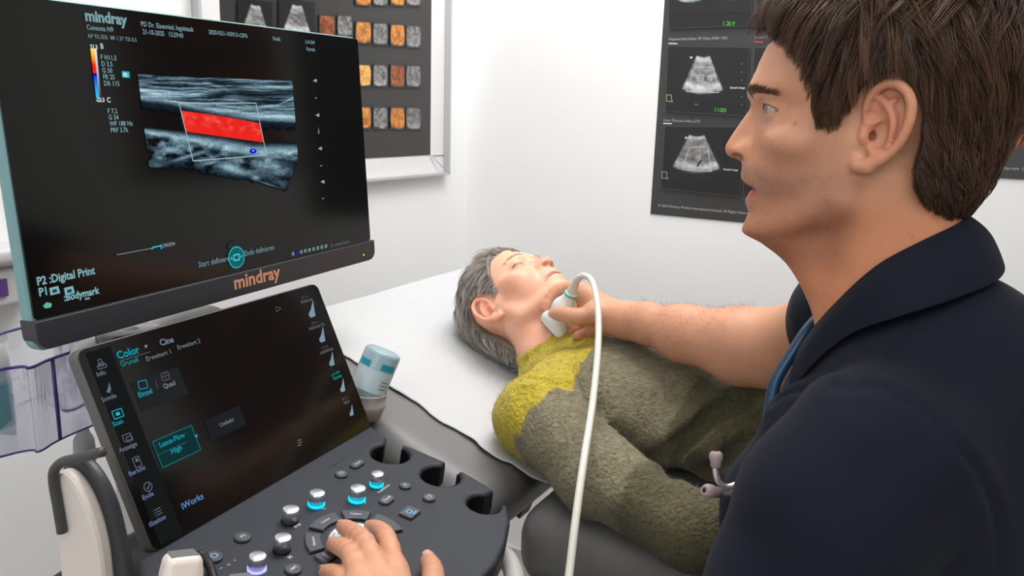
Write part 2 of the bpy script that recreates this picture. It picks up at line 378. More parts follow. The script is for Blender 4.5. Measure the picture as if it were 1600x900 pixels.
# ------------------------------------------------------------------ wall posters
M_print = mat('poster_print', (1, 1, 1), 0.32, attr=True, bump=0.015, bscale=30)
M_acr = mat('clear_acrylic_rim', (0.50, 0.50, 0.52), 0.18, bump=0.01)
def hitl(x, y): return hit(x, y, Wc + NL * .006, NL)
def hitb(x, y): return hit(x, y, Wc + NB * .006, NB)
PD = np.array([.036, .035, .035])
def quad_grid(mb, c, off, nrmv, cf, n=28):                   # c: TL,TR,BR,BL corners; cf(S,T)->rgb, T down
    c = [np.asarray(q) for q in c]
    def fn(U, Vv):
        u = U[..., None]; v = Vv[..., None]; return (c[0] * (1 - u) + c[1] * u) * (1 - v) + (c[3] * (1 - u) + c[2] * u) * v + nrmv * off
    mb.grid(fn, n, n, lambda U, Vv, P: cf(U, Vv))
def thumb(kind, seed):
    def cf(U, Vv):
        n = fbm2(U * 7, Vv * 8, seed * 3.7, 4); n2 = fbm2(U * 22, Vv * 22, seed * 1.3 + 5, 3)
        bow = .12 * (2 * Vv - 1) ** 2 + .10 * (n - .5); edge = sst(U - bow, .0, .06) * sst(1 - U - bow, .0, .06) * sst(Vv - .10 * (2 * U - 1) ** 2 * 0, .04, .1) * sst(1 - Vv - .10 * (2 * U - 1) ** 2 + .1 * (n - .5), .02, .10)
        g = np.clip((n * .9 + n2 * .5 - .42) * 1.4, 0, 1)
        if kind == 'o': base = lerpc((.30, .08, .012), (.95, .42, .08), g)
        elif kind == 'd': base = lerpc((.10, .02, .008), (.52, .16, .04), g)
        elif kind == 'y': base = lerpc((.45, .16, .02), (1, .62, .2), np.clip(g * 1.3, 0, 1))
        else: base = lerpc((.03, .03, .03), (.42, .42, .42), np.clip(g * .9 + .35 * sst(Vv, .6, .95), 0, 1))
        blob = gs(U, .5 + .1 * math.sin(seed), .22) * gs(Vv, .5 + .1 * math.cos(seed * 2), .2)
        if kind in 'od': base = base * (1 - .5 * (blob * (n2 > .5)))[..., None]
        return PD * (1 - edge[..., None]) + base * edge[..., None]
    return cf
def fan(seed, col=None, bg=(.016, .016, .017), cxs=.5, r0=.32, r1=.98, half=.42, apex=-.30, bright=1.0):
    def cf(U, Vv):
        x = (U - cxs); y = Vv - apex; r = np.sqrt(x * x * 1.2 + y * y); a = np.abs(np.arctan2(x, y))
        m = sst(r, r0, r0 + .03) * sst(r1 - r, 0, .05) * sst(half - a, 0, .05)
        n = fbm2(U * 9, r * 16, seed, 4); n2 = fbm2(U * 30, Vv * 30, seed + 3, 2)
        g = (.10 + .5 * np.clip(n - .25, 0, 1) + .3 * gs(r, r0 + .05, .05) + .35 * gs(r, r1 - .14, .07)) * (.6 + .6 * n2) * bright
        c = np.stack([g, g, g], -1)
        if col is not None: mid = gs(r, (r0 + r1) / 2, .3)[..., None]; c = c * (1 - mid) + np.array(col) * mid * (.5 + n[..., None])
        return np.array(bg) * (1 - m[..., None]) + c * m[..., None]
    return cf

# framed chart on the left wall
pr = empty('framed_wall_chart', tuple(hitl(500, 270)), 'framed dark chart of orange and grey scan thumbnails on the left wall', 'wall chart')
def pl(s, z, off=0): return Wc + wl * s + UPV * z + NL * off
MB().box(pl(.105, 1.115, .0), wl * .745, NL * .003, UPV * .90, (.80, .79, .78)).build('backing_board', mat('backing_board', (.78, .77, .76), .5, bump=.01), pr)
ap = MB()                                                    # acrylic pocket: rim bars round the board, standing off the wall
s0, s1, z0, z1 = .108, .848, 1.118, 2.01
for (a_, b_, c_, d_) in ((s0, s0 + .006, z0, z1), (s1 - .006, s1, z0, z1), (s0, s1, z0, z0 + .006), (s0, s1, z1 - .006, z1)):
    ap.box(pl(a_, c_, .004), wl * (b_ - a_), NL * .016, UPV * (d_ - c_), (.6, .6, .6))
ap.box(pl(.16, 1.166, .003), wl * -.052, NL * .002, UPV * .0012); 
ap.tube([pl(.172, 1.168, .006), pl(.112, 1.121, .018)], .0012, 6)
ap.build('acrylic_rim', M_acr, pr)
pb = MB(); pb.box(pl(.172, 1.168, .003), wl * .618, NL * .0012, UPV * .80, PD)
Z7 = lambda x, y: hitl(340 + x / 2.6475, y / 2.6475)
sd = 0
def tb(x0, y0, x1, y1, k, dy=0):
    global sd; sd += 1
    quad_grid(pb, [Z7(x0, y0), Z7(x1, y0 + dy), Z7(x1, y1 + dy), Z7(x0, y1)], .0016, NL, thumb(k, sd), 26)
for ry, kinds in ((85, 'ogog'), (262, 'ygdg'), (437, 'ogog')):
    for (x0, x1), k, o_ in zip(((568, 634), (640, 702), (712, 773), (777, 840)), kinds, (0, 4, 8, 12)):
        tb(x0, ry + o_ * (1.4 if ry == 85 else .3), x1, ry + 95 + o_ * (1.4 if ry == 85 else .3), k, 3)
for (x0, x1), k in zip(((418, 484), (492, 557)), 'dg'): tb(x0, 58, x1, 148, k, 6)
for (x0, x1), k in zip(((568, 634), (640, 702), (712, 773), (777, 840)), 'ogog'): tb(x0, -70, x1, 22, k, 6)
for (x0, x1) in ((80, 225), (250, 400)):
    quad_grid(pb, [Z7(x0, -10), Z7(x1, 10), Z7(x1, 165), Z7(x0, 145)], .0016, NL, fan(x0 * .1, bg=(.012, .012, .013), r0=.36, r1=1.15, half=.36, apex=-.22), 40)
for k in range(4):                                          # rows higher up and further left, above the photo's edge
    for q in range(8):
        c0 = pl(.185 + q * .074, 1.60 + k * .078, .0046); quad_grid(pb, [c0 + UPV * .06, c0 + wl * .06 + UPV * .06, c0 + wl * .06, c0], 0, NL, thumb('og'[q % 2], k * 9 + q), 12)
for k in range(2):
    for q in range(3):
        c0 = pl(.47 + q * .10, 1.20 + k * .10, .0046); quad_grid(pb, [c0 + UPV * .08, c0 + wl * .09 + UPV * .08, c0 + wl * .09, c0], 0, NL, fan(k * 5 + q), 14)
pb.build('chart_print', M_print, pr)

# chart on the back wall
def pw(s, z, off=0): return Wc + wb * s + UPV * z + NB * off
Z8 = lambda x, y: hitb(980 + x / 2.5, y / 2.5)
bp_ = MB(); bp_.box(pw(.519, 1.052, .001), wb * .60, NB * .0014, UPV * .86, np.array([.045, .046, .047]))
def lines(mb, pts, wd, off, nrmv, col, closed=True):
    n = len(pts)
    for i in range(n if closed else n - 1):
        a, b = np.asarray(pts[i]), np.asarray(pts[(i + 1) % n]); d = nrm(b - a); s_ = np.cross(d, nrmv) * wd / 2
        mb.add([a - s_ + nrmv * off, b - s_ + nrmv * off, b + s_ + nrmv * off, a + s_ + nrmv * off], [(0, 1, 2, 3)], col, 0, True)
def pbox(x0, y0, x1, y1): return [Z8(x0, y0), Z8(x1, y0 + (y1 - y0) * 0), Z8(x1, y1), Z8(x0, y1)]
boxes = [([Z8(165, -130), Z8(490, -140), Z8(486, 102), Z8(163, 112)], 0), ([Z8(160, 180), Z8(478, 186), Z8(466, 452), Z8(150, 435)], 1), ([Z8(148, 494), Z8(455, 497), Z8(443, 768), Z8(133, 735)], 2)]
for c, k in boxes:
    quad_grid(bp_, c, .001, NB, lambda U, Vv: np.ones(U.shape + (3,)) * np.array([.014, .0145, .015]), 2)
    w_ = c[1] - c[0]
    for mlt in (1.06,):
        c2 = [q + w_ * mlt for q in c]; quad_grid(bp_, c2, .001, NB, fan(9 + k, r0=.4, r1=1.0), 40)
        lines(bp_, c2, .0008, .0016, NB, (.10, .10, .10))
    lines(bp_, c, .0008, .0016, NB, (.10, .10, .10))
quad_grid(bp_, [Z8(168, -90), Z8(318, -90), Z8(318, 60), Z8(168, 60)], .0015, NB, fan(3, (.10, .42, .22), r0=.2, r1=.98, half=.5, bright=1.6), 50)
quad_grid(bp_, [Z8(325, -100), Z8(485, -100), Z8(485, 50), Z8(325, 50)], .0015, NB, fan(4, (.42, .42, .18), r0=.2, r1=.98, half=.5, bright=1.6), 50)
quad_grid(bp_, [Z8(200, 205), Z8(400, 210), Z8(392, 400), Z8(196, 395)], .0015, NB, fan(5, r0=.33, r1=1.12, half=.40, apex=-.26, bright=1.25), 70)
quad_grid(bp_, [Z8(170, 515), Z8(380, 520), Z8(374, 710), Z8(166, 700)], .0015, NB, fan(6, r0=.33, r1=1.12, half=.44, apex=-.26, bright=1.0), 70)
lines(bp_, [Z8(265, 262), Z8(338, 265), Z8(358, 362), Z8(232, 358)], .0013, .0022, NB, (.6, .6, .6))
lines(bp_, [Z8(278, 293), Z8(301, 295), Z8(297, 319), Z8(276, 316)], .0012, .0022, NB, (.6, .6, .6))
lines(bp_, [Z8(316, 297), Z8(330, 298), Z8(331, 313), Z8(320, 311)], .0012, .0022, NB, (.6, .6, .6))
lines(bp_, [Z8(245, 576), Z8(314, 573), Z8(330, 670), Z8(216, 661)], .0013, .0022, NB, (.6, .6, .6))
lines(bp_, [Z8(292, 622), Z8(284, 634), Z8(274, 650)], .003, .0024, NB, (.02, .02, .02), False)
TX = lambda t, x, y, sz, col=(.42, .42, .42), bold=0: put_text(bp_, t, sz, Z8(x, y), wb, UPV, .0022, col, bold)
TX('Hepatorenal Index RF Data (HRI+ RF)', 163, 158, .0085); TX('Liver Fibrosis Index (LFI)', 143, 474, .0085); TX('Sound Touch', 497, 152, .0085, (.4, .2, .2))
for x, y, wd, c in ((163, 170, 34, (.8, .8, .8)), (142, 482, 34, (.8, .8, .8)), (497, 164, 34, (.7, .05, .04))): lines(bp_, [Z8(x, y), Z8(x + wd, y + 1)], .0022, .0022, NB, c, False)
TX('© 2023 Mindray Medical International Limited. All Rights Reserved.   |   www.mindray.com', 122, 806, .0080, (.5, .5, .5))
for x, y, t in ((372, 100, '1.2'), (395, 101, '0.9'), (340, 436, '11.3'), (362, 438, '0.8')): TX(t, x, y, .012, (.08, .42, .05), .0002)
for x, y in ((250, 225), (230, 538)): lines(bp_, [Z8(x - 3, y), Z8(x + 5, y)], .004, .0022, NB, (.7, .7, .7), False)
for x, y in ((402, 343), (376, 661)): TX('Sample Image', x, y + 3, .006, (.7, .7, .7), .0001)
for x, y in ((155, 390), (137, 690)): lines(bp_, [Z8(x, y - 20), Z8(x + 20, y - 18), Z8(x + 18, y - 2), Z8(x + 24, y + 8), Z8(x, y + 5)], .0016, .0022, NB, (.35, .38, .2)); 
for x in (262, 265): TX('1/1', x, 412, .006, (.3, .3, .3))
for k in range(6): lines(bp_, [Z8(446, 250 + k * 32), Z8(450, 250 + k * 32)], .0014, .0022, NB, (.4, .4, .4), False)
o = bp_.build('dark_wall_chart', M_print); tag(o, 'dark grey chart with grey fan shaped scans on the white wall behind the doctor\'s face', 'wall chart')
rp = MB(); rp.box(pw(1.155, 1.182, .001), wb * .60, NB * .0014, UPV * .86, np.array([.045, .046, .047]))
for k in range(4):
    for q in range(4):
        c0 = pw(1.172 + q * .145, 1.235 + k * .16, .0028); quad_grid(rp, [c0 + UPV * .11, c0 + wb * .12 + UPV * .11, c0 + wb * .12, c0], 0, NB, thumb('d', 50 + q + k * 7), 18)
put_text(rp, 'www.mindray.com  |  All Rights Reserved', .008, pw(1.178, 1.199, 0), wb, UPV, .003, (.5, .5, .5))
o = rp.build('dark_wall_chart', M_print); tag(o, 'second dark chart with orange scans at the right edge, behind the doctor\'s hair', 'wall chart')

# ------------------------------------------------------------------ ultrasound machine
azm = math.radians(25.73); O_T = np.array([-.31947, .65766, .87491])
M_char = mat('charcoal_plastic', srgb(48, 49, 53), 0.42, bump=0.05, bscale=1500, bdist=.0003, colnoise=.02)
M_panel = mat('slate_panel', srgb(48, 51, 58), 0.55, spec=.35, bump=0.06, bscale=2500, bdist=.0002, colnoise=.02)
M_glass = mat('black_glass', (0.004, 0.004, 0.004), 0.13, spec=0.42, bump=0.002, bscale=3)
M_teal = mat('teal_grey_edge', srgb(120, 160, 164), 0.35, metal=0.2, bump=0.01)
M_lgrey = mat('light_grey_plastic', srgb(178, 175, 172), 0.45, bump=0.03)
M_cream = mat('cream_plastic', srgb(212, 203, 196), 0.4, bump=0.03)
M_screen = mat('lit_display', (0, 0, 0), 0.5, attr=True, emit=(1, 1, 1), es=1.0, spec=0)
M_screen.node_tree.nodes['Principled BSDF'].inputs['Base Color'].default_value = (0, 0, 0, 1)
for l in list(M_screen.node_tree.links):
    if l.to_socket.name == 'Base Color': M_screen.node_tree.links.remove(l)
M_label = mat('printed_label', (1, 1, 1), 0.5, attr=True, bump=.01)
M_chrome = mat('satin_chrome', srgb(222, 224, 228), 0.3, metal=0.85, bump=.01)
M_black = mat('black_rubber', (0.006, 0.006, 0.007), 0.5, bump=.03)
root = empty('ultrasound_machine', (-.35, .95, 0), 'ultrasound machine with tilted monitor, touch screen and slate control panel at the left', 'ultrasound machine')

# monitor
MO = np.array([-.4674, .7330, 1.3676]); ma = np.array([math.sin(azm), math.cos(azm), 0]); mn = np.array([math.cos(azm), -math.sin(azm), 0]); tl = math.radians(3.2); ro = math.radians(.83)
mv = UPV * math.cos(tl) - mn * math.sin(tl); ma, mv = ma * math.cos(ro) + mv * math.sin(ro), None
mv = nrm(np.cross(np.cross(ma, UPV * math.cos(tl) - mn * math.sin(tl)), ma)); mnn = np.cross(ma, mv); MW, MH = .535, .2955
def mp(u, v, off=0): return MO + ma * u - mv * v + mnn * off
def mpx(x, y): P = hit(x, y, MO, mnn); return np.dot(P - MO, ma), -np.dot(P - MO, mv)
mon = MB()
mon.prism(rrect(MW + .004, MH + .034, .012, MW / 2, -(MH + .030) / 2 - .0), MO, ma, mv, mnn, -.020, -.0015, .004, mi=0)
monitor = mon.build('monitor', [M_teal], root)
g = MB(); g.prism(rrect(MW, MH, .004, MW / 2, -MH / 2), MO, ma, mv, mnn, -.004, 0, .0004); g.build('screen_glass', M_glass, monitor)
CH = .029
ch = MB(); pts = [(-.003, 0), (MW + .003, 0)] + [(MW + .003 - .014 * (1 - math.cos(t)), -CH + .014 * (1 - math.sin(t))) for t in np.linspace(0, math.pi / 2, 6)] + [(.011 - .014 * math.sin(t), -CH + .014 * (1 - math.cos(t))) for t in np.linspace(0, math.pi / 2, 6)]
pts = [(x, y - MH - .0005) for x, y in pts]; ch.prism(pts, MO, ma, mv, mnn, -.019, .005, .0015); chin = ch.build('bezel', M_char, monitor)
lb = MB(); u0, v0 = mpx(361, 452); put_text(lb, 'mindray', .0235, mp(u0, v0), ma, mv, .0053, srgb(214, 150, 118), .0006, sx=1.05); lb.build('brand_lettering', M_label, monitor)
ld = MB(); u1, v1 = mpx(564, 398); ld.lathe([(.0016, 0), (.0014, .0008)], mp(u1, v1, .005), mnn, 10, (.55, .7, .02)); ld.build('power_light', M_screen, monitor)
bk = MB(); bk.prism(rrect(MW - .05, MH - .02, .05, MW / 2, -MH / 2 - .01), MO, ma, mv, mnn, -.045, -.018, .008); bk.build('rear_cover', M_lgrey, monitor)

# what the monitor shows
sc = MB()
ZU = lambda x, y: (200 + x / 4.0906, 100 + y / 4.0906)
uA, vA = mpx(*ZU(40, 40)); uB, vB = mpx(*ZU(1100, 860)); _, vA = mpx(*ZU(1100, 40)); 
_, vA2 = mpx(*ZU(40, 40)); vA = min(vA, vA2); uA = min(mpx(*ZU(60, 40))[0], mpx(*ZU(60, 860))[0]); uB = max(uB, mpx(*ZU(1100, 40))[0]); vB = max(vB, mpx(*ZU(60, 860))[1])
def us_pt(U, Vv): return MO + ma * (uA + U * (uB - uA))[..., None] - mv * (vA + Vv * (vB - vA))[..., None] + mnn * .0006
def us_col(U, Vv, P):
    q = proj(P); X = (q[..., 0] - 200) * 4.0906; Y = (q[..., 1] - 100) * 4.0906
    itp = lambda xs, ys: np.interp(X, xs, ys)
    wv = (fbm2(X / 160, Y / 90, 1.0) - .5) * 26
    top = itp([60, 500, 1050], [65, 85, 108]); lft = 65 + (Y - 65) * .118; rgt = np.interp(Y, [100, 300, 600, 820], [1048, 1066, 1085, 1010])
    A = itp([70, 150, 300, 450, 600, 1060], [165, 182, 193, 190, 170, 150]); Bc = itp([80, 250, 400, 600, 800, 1060], [218, 238, 272, 310, 340, 352]); C = itp([100, 350, 600, 800, 1080], [418, 455, 505, 545, 540])
    st = fbm2(X / 130 + Y / 300, (Y + wv - X * .03) / 7, 3.0, 4); st2 = fbm2(X / 40, (Y + wv) / 14, 7.0, 4); sp = fbm2(X / 9, Y / 7, 9.0, 2)
    g = np.zeros_like(X)
    up = (Y < Bc); g += up * (.05 + .95 * np.clip(st - .38, 0, 1) * 1.5)
    mA = gs(Y, A, 15) * np.interp(X, [70, 300, 480, 620, 1060], [.85, .6, .5, .12, .25]); g += mA * (.4 + .9 * st)
    dk = gs(X, 800, 190) * gs(Y, 200 + (X - 800) * .05, 36); g *= 1 - .75 * dk
    g += .45 * gs(Y, np.interp(X, [560, 700, 850, 960, 1060], [262, 275, 276, 262, 215]), 5) * (X > 560)
    g += .5 * gs(Y, np.interp(X, [500, 640, 780, 1060], [120, 165, 150, 140]), 9) * (X > 480) * st
    g += np.interp(X, [80, 300, 500, 1060], [.6, .5, .42, .75]) * gs(Y, Bc - 4, np.interp(X, [80, 400, 1060], [18, 20, 26])) * (.45 + .8 * st2)
    lum = (Y > Bc + 22) & (Y < C - 18); g = np.where(lum, g * .08 + .035 * np.exp(-(Y - Bc - 22) / 50) * (1 + st2), g)
    g += .72 * gs(Y, C + 12, np.interp(X, [100, 300, 700, 1080], [16, 20, 34, 26])) * (.5 + .7 * st2)
    lo = Y > C + 12; body = np.clip(fbm2(X / 60 + Y / 120, Y / 34 - X / 220, 5.0, 5) - .40, 0, 1) * 2.1
    fall = np.interp(Y - np.interp(X, [100, 330, 560, 780, 880, 1000, 1090], [660, 640, 700, 735, 740, 800, 690]) + 50 * (body - .4), [-110, -30, 28], [1, .45, 0]); fall = fall * (1 - .45 * gs(X, 120, 60) * (Y < 620))
    g += lo * (.02 + .60 * body * (.7 + .6 * sp) * 1.2) * np.clip(fall, 0, 1)
    for bx, by, rx, ry, a in ((670, 670, 95, 24, .65), (350, 600, 60, 10, .5), (440, 575, 50, 12, .45), (270, 550, 40, 14, .35), (530, 630, 45, 10, .5), (815, 728, 22, 12, .55), (900, 770, 60, 6, .35), (205, 600, 14, 10, .4), (230, 575, 12, 9, .35), (950, 660, 90, 50, .2), (180, 648, 50, 14, .18)):
        ang = .35 if bx in (670, 900) else (-.35 if bx in (350, 440, 530) else 0); dx = X - bx; dy = Y - by - ang * dx * .9; g += a * np.exp(-(dx / rx) ** 2 - (dy / ry) ** 2) * (.6 + .7 * st2)
    inside = (Y > top) & (X > lft) & (X < rgt); g = np.clip(g * (.75 + .5 * sp), 0, 1.2) * inside
    hz_ = 0.0 * Y
    col = np.stack([(g ** 1.25) * .42 + hz_, (g ** 1.15) * .62 + hz_, (g ** 1.08) * .72 + hz_], -1)
    return col * .95
sc.grid(us_pt, 330, 235, us_col)
_c = sc.c[0].max(1); _k = [i for i, f in enumerate(sc.f) if _c[f].max() > .011]                      # only the lit part of the scan is a picture
sc.f = [sc.f[i] for i in _k]; sc.mi = [sc.mi[i] for i in _k]; sc.fl = [sc.fl[i] for i in _k]
def mq(pts, col, off=.0010, fine=False):
    V = [mp(*mpx(*p), off) for p in pts]; sc.add(V, [tuple(range(len(V)))], col, 0, True)
# red flow inside the vessel
def redp(U, Vv):
    Xt = 335 + U * 505; Yt = 298 + U * 82; Xb = 367 + U * 498; Yb = 432 + U * 70; X = Xt + (Xb - Xt) * Vv; Y = Yt + (Yb - Yt) * Vv - 6 * np.sin(U * 3.1) * (1 - Vv)
    px = 200 + X / 4.0906; py = 100 + Y / 4.0906; P = np.zeros(px.shape + (3,))
    D = np.stack([(px - 800) / FPX, (450 - py) / FPX, -np.ones_like(px)], -1) @ RM.T; t = ((MO - CAM) @ mnn) / (D @ mnn); return CAM + D * t[..., None] + mnn * .0010
def redc(U, Vv, P):
    n = fbm2(U * 14 + Vv * 3, Vv * 4 - U * 5, 2.0) * .55 + .17; return np.stack([.72 + .25 * n, .02 + .30 * np.clip(n - .45, 0, 1) * gs(Vv, .35, .3) * 2.0, .015 + .25 * np.clip(n - .45, 0, 1) * gs(Vv, .35, .3) * 1.8], -1)
sc.grid(redp, 70, 24, redc)
def mline(pts, wd, col, closed=False, off=.0014): lines(sc, [mp(*mpx(*p)) for p in pts], wd, off, mnn, col, closed)
mline([ZU(320, 250), ZU(812, 250), ZU(880, 582), ZU(410, 620)], .0011, (.36, .50, .52), True)
bl = [ZU(793 + 24 * math.cos(t), 557 + 17 * math.sin(t)) for t in np.linspace(0, 6.28, 14)[:-1]]; mq(bl, (.01, .01, .75), .0016); mq([ZU(793 + 7 * math.cos(t), 554 + 5 * math.sin(t)) for t in np.linspace(0, 6.28, 9)[:-1]], (.35, .5, .75), .0018)
TG = (.20, .34, .37)
def mt(t, x, y, size, col=TG, bold=.0001, sx=.86): u, v = mpx(x, y); put_text(sc, t, size, mp(u, v), ma, mv, .0012, col, bold, sx=sx)
mt('mindray', 132, 32, .0145, TG, .0006, 1.0); mt('Consona N9', 134, 46, .0068); mt('AP 93.35%  MI 1.37 TIS 0.5', 136, 59, .0056, (.15, .24, .27), .0001, .92)
mt('PD Dr. Eisenried, Ingolstadt', 219, 41, .0072); mt('21-10-2025   12:29:43', 222, 53, .0070); mt('20251021-103913-C87h', 325, 53, .0068, TG, .0001, .92)
mt('Ombl.', 425, 63, .0068); mt('L14-3W', 476, 68, .0068); mt('Karotis', 478, 79, .0068)
mt('21.3', 140, 76, .0056, (.5, .55, .55), .0003); mt('B', 156, 76, .0072, (.4, .5, .5), .0003)
for i, t in enumerate(('F H11.5', 'D 3.5', 'G 50', 'FR 25', 'DR 115')): mt(t, 156 + i * 1.3, 93 + i * 10.2, .0068)
mt('-23.3', 149, 159, .0056, (.5, .55, .55), .0003); mt('C', 166, 160, .0072, (.4, .5, .5), .0003)
for i, t in enumerate(('F 7.2', 'G 54', 'WF 188 Hz', 'PRF 3.7k')): mt(t, 167 + i * 1.6, 177 + i * 10, .0068)
for i in range(24):                                         # colour velocity bar
    t0 = i / 24; t1 = (i + 1) / 24
    def cc(t): return lerpc((1, .75, .08), (.95, .02, .01), np.array(min(t / .3, 1.))) if t < .5 else lerpc((.0, .0, .75), (.05, .6, 1), np.array((t - .5) * 2))
    L0 = (140 + 9 * t0, 76 + 77 * t0); L1 = (140 + 9 * t1, 76 + 77 * t1); W_ = 9.5 - 2 * t0
    mq([L0, (L0[0] + W_ * .62, L0[1]), (L1[0] + W_ * .62, L1[1]), L1], cc(t0), .0012); gq = .75 * (1 - t0) + .05
    mq([(L0[0] + W_ * .62, L0[1]), (L0[0] + W_, L0[1]), (L1[0] + W_, L1[1]), (L1[0] + W_ * .62, L1[1])], (gq, gq, gq), .0012)
mq([(189, 111), (201, 112), (202, 122), (190, 121)], (.02, .42, .45), .0011); mt('m', 191.5, 119.5, .0075, (.5, .8, .8), .0004)
for x, y in ((491, 126), (495, 180), (499, 232), (503, 284)): mq([(x - 3, y), (x + 3, y - 3), (x + 3, y + 3)], (.35, .42, .42))
for x, y in ((493, 153), (497, 206), (501, 259), (504, 310)): mq([(x - 1, y - 1), (x + 1, y - 1), (x + 1, y + 1), (x - 1, y + 1)], (.3, .35, .35))
mline([(496.5, 200), (497, 210)], .001, (.25, .3, .3))
mline([(181, 398), (240, 387)], .0012, (.14, .17, .17)); mline([(236, 390), (237, 386.5), (250, 384), (251, 389), (250, 382)], .0016, (.02, .5, .55)); mt('590/594', 253, 387, .0060, (.25, .3, .32))
mt('Start definieren', 309, 418, .0098, (.16, .24, .27), .0001); mt('Ende definieren', 381, 400, .0098, (.16, .24, .27), .0001)
u, v = mpx(368, 402); R_ = .0128
ring = [(u + R_ * math.cos(t), v + R_ * math.sin(t)) for t in np.linspace(0, 2 * math.pi, 33)[:-1]]
sc.add([mp(a, b, .0012) for a, b in ring], [tuple(range(32))], (.01, .11, .13), 0, True); lines(sc, [mp(a, b) for a, b in ring], .0014, .0016, mnn, (.03, .45, .48))
lines(sc, [mp(u + a, v + b) for a, b in ((-.0046, -.0034), (.0046, -.0034), (.0046, .0034), (-.0046, .0034))], .0016, .0018, mnn, (.05, .65, .70))
for sg in (-1, 1): sc.add([mp(u + sg * .0072, v - .002, .0018), mp(u + sg * .0072, v + .002, .0018), mp(u + sg * .0096, v, .0018)], [(0, 1, 2)], (.05, .6, .65), 0, True)
dk_ = [(u - .001 + .012 * math.cos(t), v - .0125 - .009 * math.sin(t)) for t in np.linspace(0, math.pi, 12)]; sc.add([mp(a, b, .0010) for a, b in dk_], [tuple(range(12))], (.025, .028, .03), 0, True)
mt('P2 :Digital Print', 57, 446, .0112, (.22, .42, .45), .0003); mt('P1 :', 60, 463, .0112, (.22, .42, .45), .0003); mt('          :Bodymark', 62, 479, .0102, (.22, .42, .45), .0003)
for x in (76, 99):
    mq([(x, 450), (x + 14, 446.5), (x + 17, 458), (x + 2, 461.5)], (.20, .42, .46)); mq([(x + 4, 453), (x + 11, 451), (x + 12, 456), (x + 5, 458)], (.02, .05, .06), .0014)
mq([(66, 478), (72, 472), (80, 474), (79, 480), (70, 482)], (.12, .45, .35)); mq([(131, 466), (139, 464), (140, 467), (132, 469)], (.18, .28, .3))
for i in range(9):
    x = 455 + i * 6.4; y = 396.5 - i * 1.5; mq([(x, y - 2), (x + 4, y - 3), (x + 4.3, y + 2), (x + .5, y + 3)], (.01, .02, .6) if i == 1 else (.20, .30, .33)); mq([(x + 1.4, y - .6), (x + 2.9, y - 1), (x + 3, y + .6), (x + 1.6, y + 1.2)], (.02, .02, .03), .0014)
mt('On  mindray System', 515, 386, .0062, (.12, .15, .15), .0001)
sc.build('display_image', M_screen, monitor)

# monitor mount, arm
ar = MB(); cpt = hit(205, 524, mp(.10, 0, -.03), mnn)
ar.lathe([(.001, -.01), (.034, -.01), (.036, -.004), (.036, .004), (.030, .008), (.001, .008)], cpt, UPV, 36); ar.build('swivel_disc', mat('gloss_black', (.008, .008, .01), .12, coat=.5, bump=.003), root)
so = Solid(); tca = ma.copy(); tca[2] = 0; tca = nrm(tca); tcn = np.array([tca[1], -tca[0], 0]); AX = np.array([tca, tcn, UPV])
so.rbox(at(242, 518, .95) - UPV * .012, AX, (.105, .020, .022), .018, k=.02); so.rbox(at(290, 590, 1.02), AX, (.04, .03, .08), .02, k=.03)
so.cap(cpt - UPV * .01, cpt - UPV * .05 - tcn * .02, .020, .024, k=.02)
V, Q = so.mesh(.003); np_mesh('support_arm', V, Q, M_lgrey, root)
so = Solid(); so.rbox(at(290, 600, 1.03) - UPV * .42 - tcn * .02, AX, (.08, .05, .42), .04, k=.02); so.rbox(np.array([-.36, .93, .08]), AX, (.20, .25, .035), .03, k=.02)
V, Q = so.mesh(.007); np_mesh('column', V, Q, M_lgrey, root)
for a_, b_ in ((-.18, -.22), (.18, -.22), (-.18, .22), (.18, .22)):
    p = np.array([-.36, .93, 0]) + tca * a_ + tcn * b_
    cs = MB().tube([p + tca * -.011 + UPV * .036, p + tca * .011 + UPV * .036], .036, 24); cs.build('caster', M_black, root)

# touch screen
TO = np.array([-.39492, .69215, 1.05685]); TR = np.array([-.25151, 1.00593, 1.05685]); BL = np.array([-.31947, .65766, .87491])
ta = nrm(TR - TO); tv = nrm(TO - BL); tn = np.cross(ta, tv); TW, THh = .345, .2
def tp(u, v, off=0): return TO + ta * u - tv * v + tn * off
def tpx(x, y): P = hit(x, y, TO, tn); return np.dot(P - TO, ta), -np.dot(P - TO, tv)
t_ = MB(); t_.prism(rrect(TW, THh, .010, TW / 2, -THh / 2), TO, ta, tv, tn, -.016, -.0006, .0035); tsb = t_.build('touch_screen', mat('grey_brown_shell', srgb(92, 90, 87), .5, bump=.03), root)
t_ = MB(); t_.prism(rrect(TW - .003, THh - .003, .0088, TW / 2, -THh / 2), TO, ta, tv, tn, -.001, .0004, .0003); t_.build('screen_glass', M_glass, tsb)
tg = MB(); TC = (.010, .26, .33); TW_ = (.13, .17, .20)
def tt(t, x, y, size, col=TW_, bold=.0001, sx=1.0, align='LEFT'): u, v = tpx(x, y); put_text(tg, t, size, tp(u, v), ta, tv, .0012, col, bold, align, sx=sx)
def tq(pts, col, off=.0008): V = [tp(*tpx(*p), off) for p in pts]; tg.add(V, [tuple(range(len(V)))], col, 0, True)
def tline(pts, wd, col, closed=False, off=.0012): lines(tg, [tp(*tpx(*p)) for p in pts], wd, off, tn, col, closed)
def trect(u, v, w_, h_, col, off=.0007): tg.add([tp(u, v, off), tp(u + w_, v, off), tp(u + w_, v + h_, off), tp(u, v + h_, off)], [(0, 3, 2, 1)], col, 0, True)
tt('Color', 183, 562, .0104, TC, .00035); tt('Cine', 250, 541, .0090, (.18, .22, .30), .0002); tq([(224, 540), (230, 539), (227.5, 545)], (.22, .24, .28)); tline([(186, 565), (234, 550)], .0006, (.12, .12, .12))
tt('Grunall', 188, 574, .0068, (.01, .24, .22)); tt('Erweitert 1', 228, 565, .0068); tt('Erweitert 2', 277, 547, .0066)
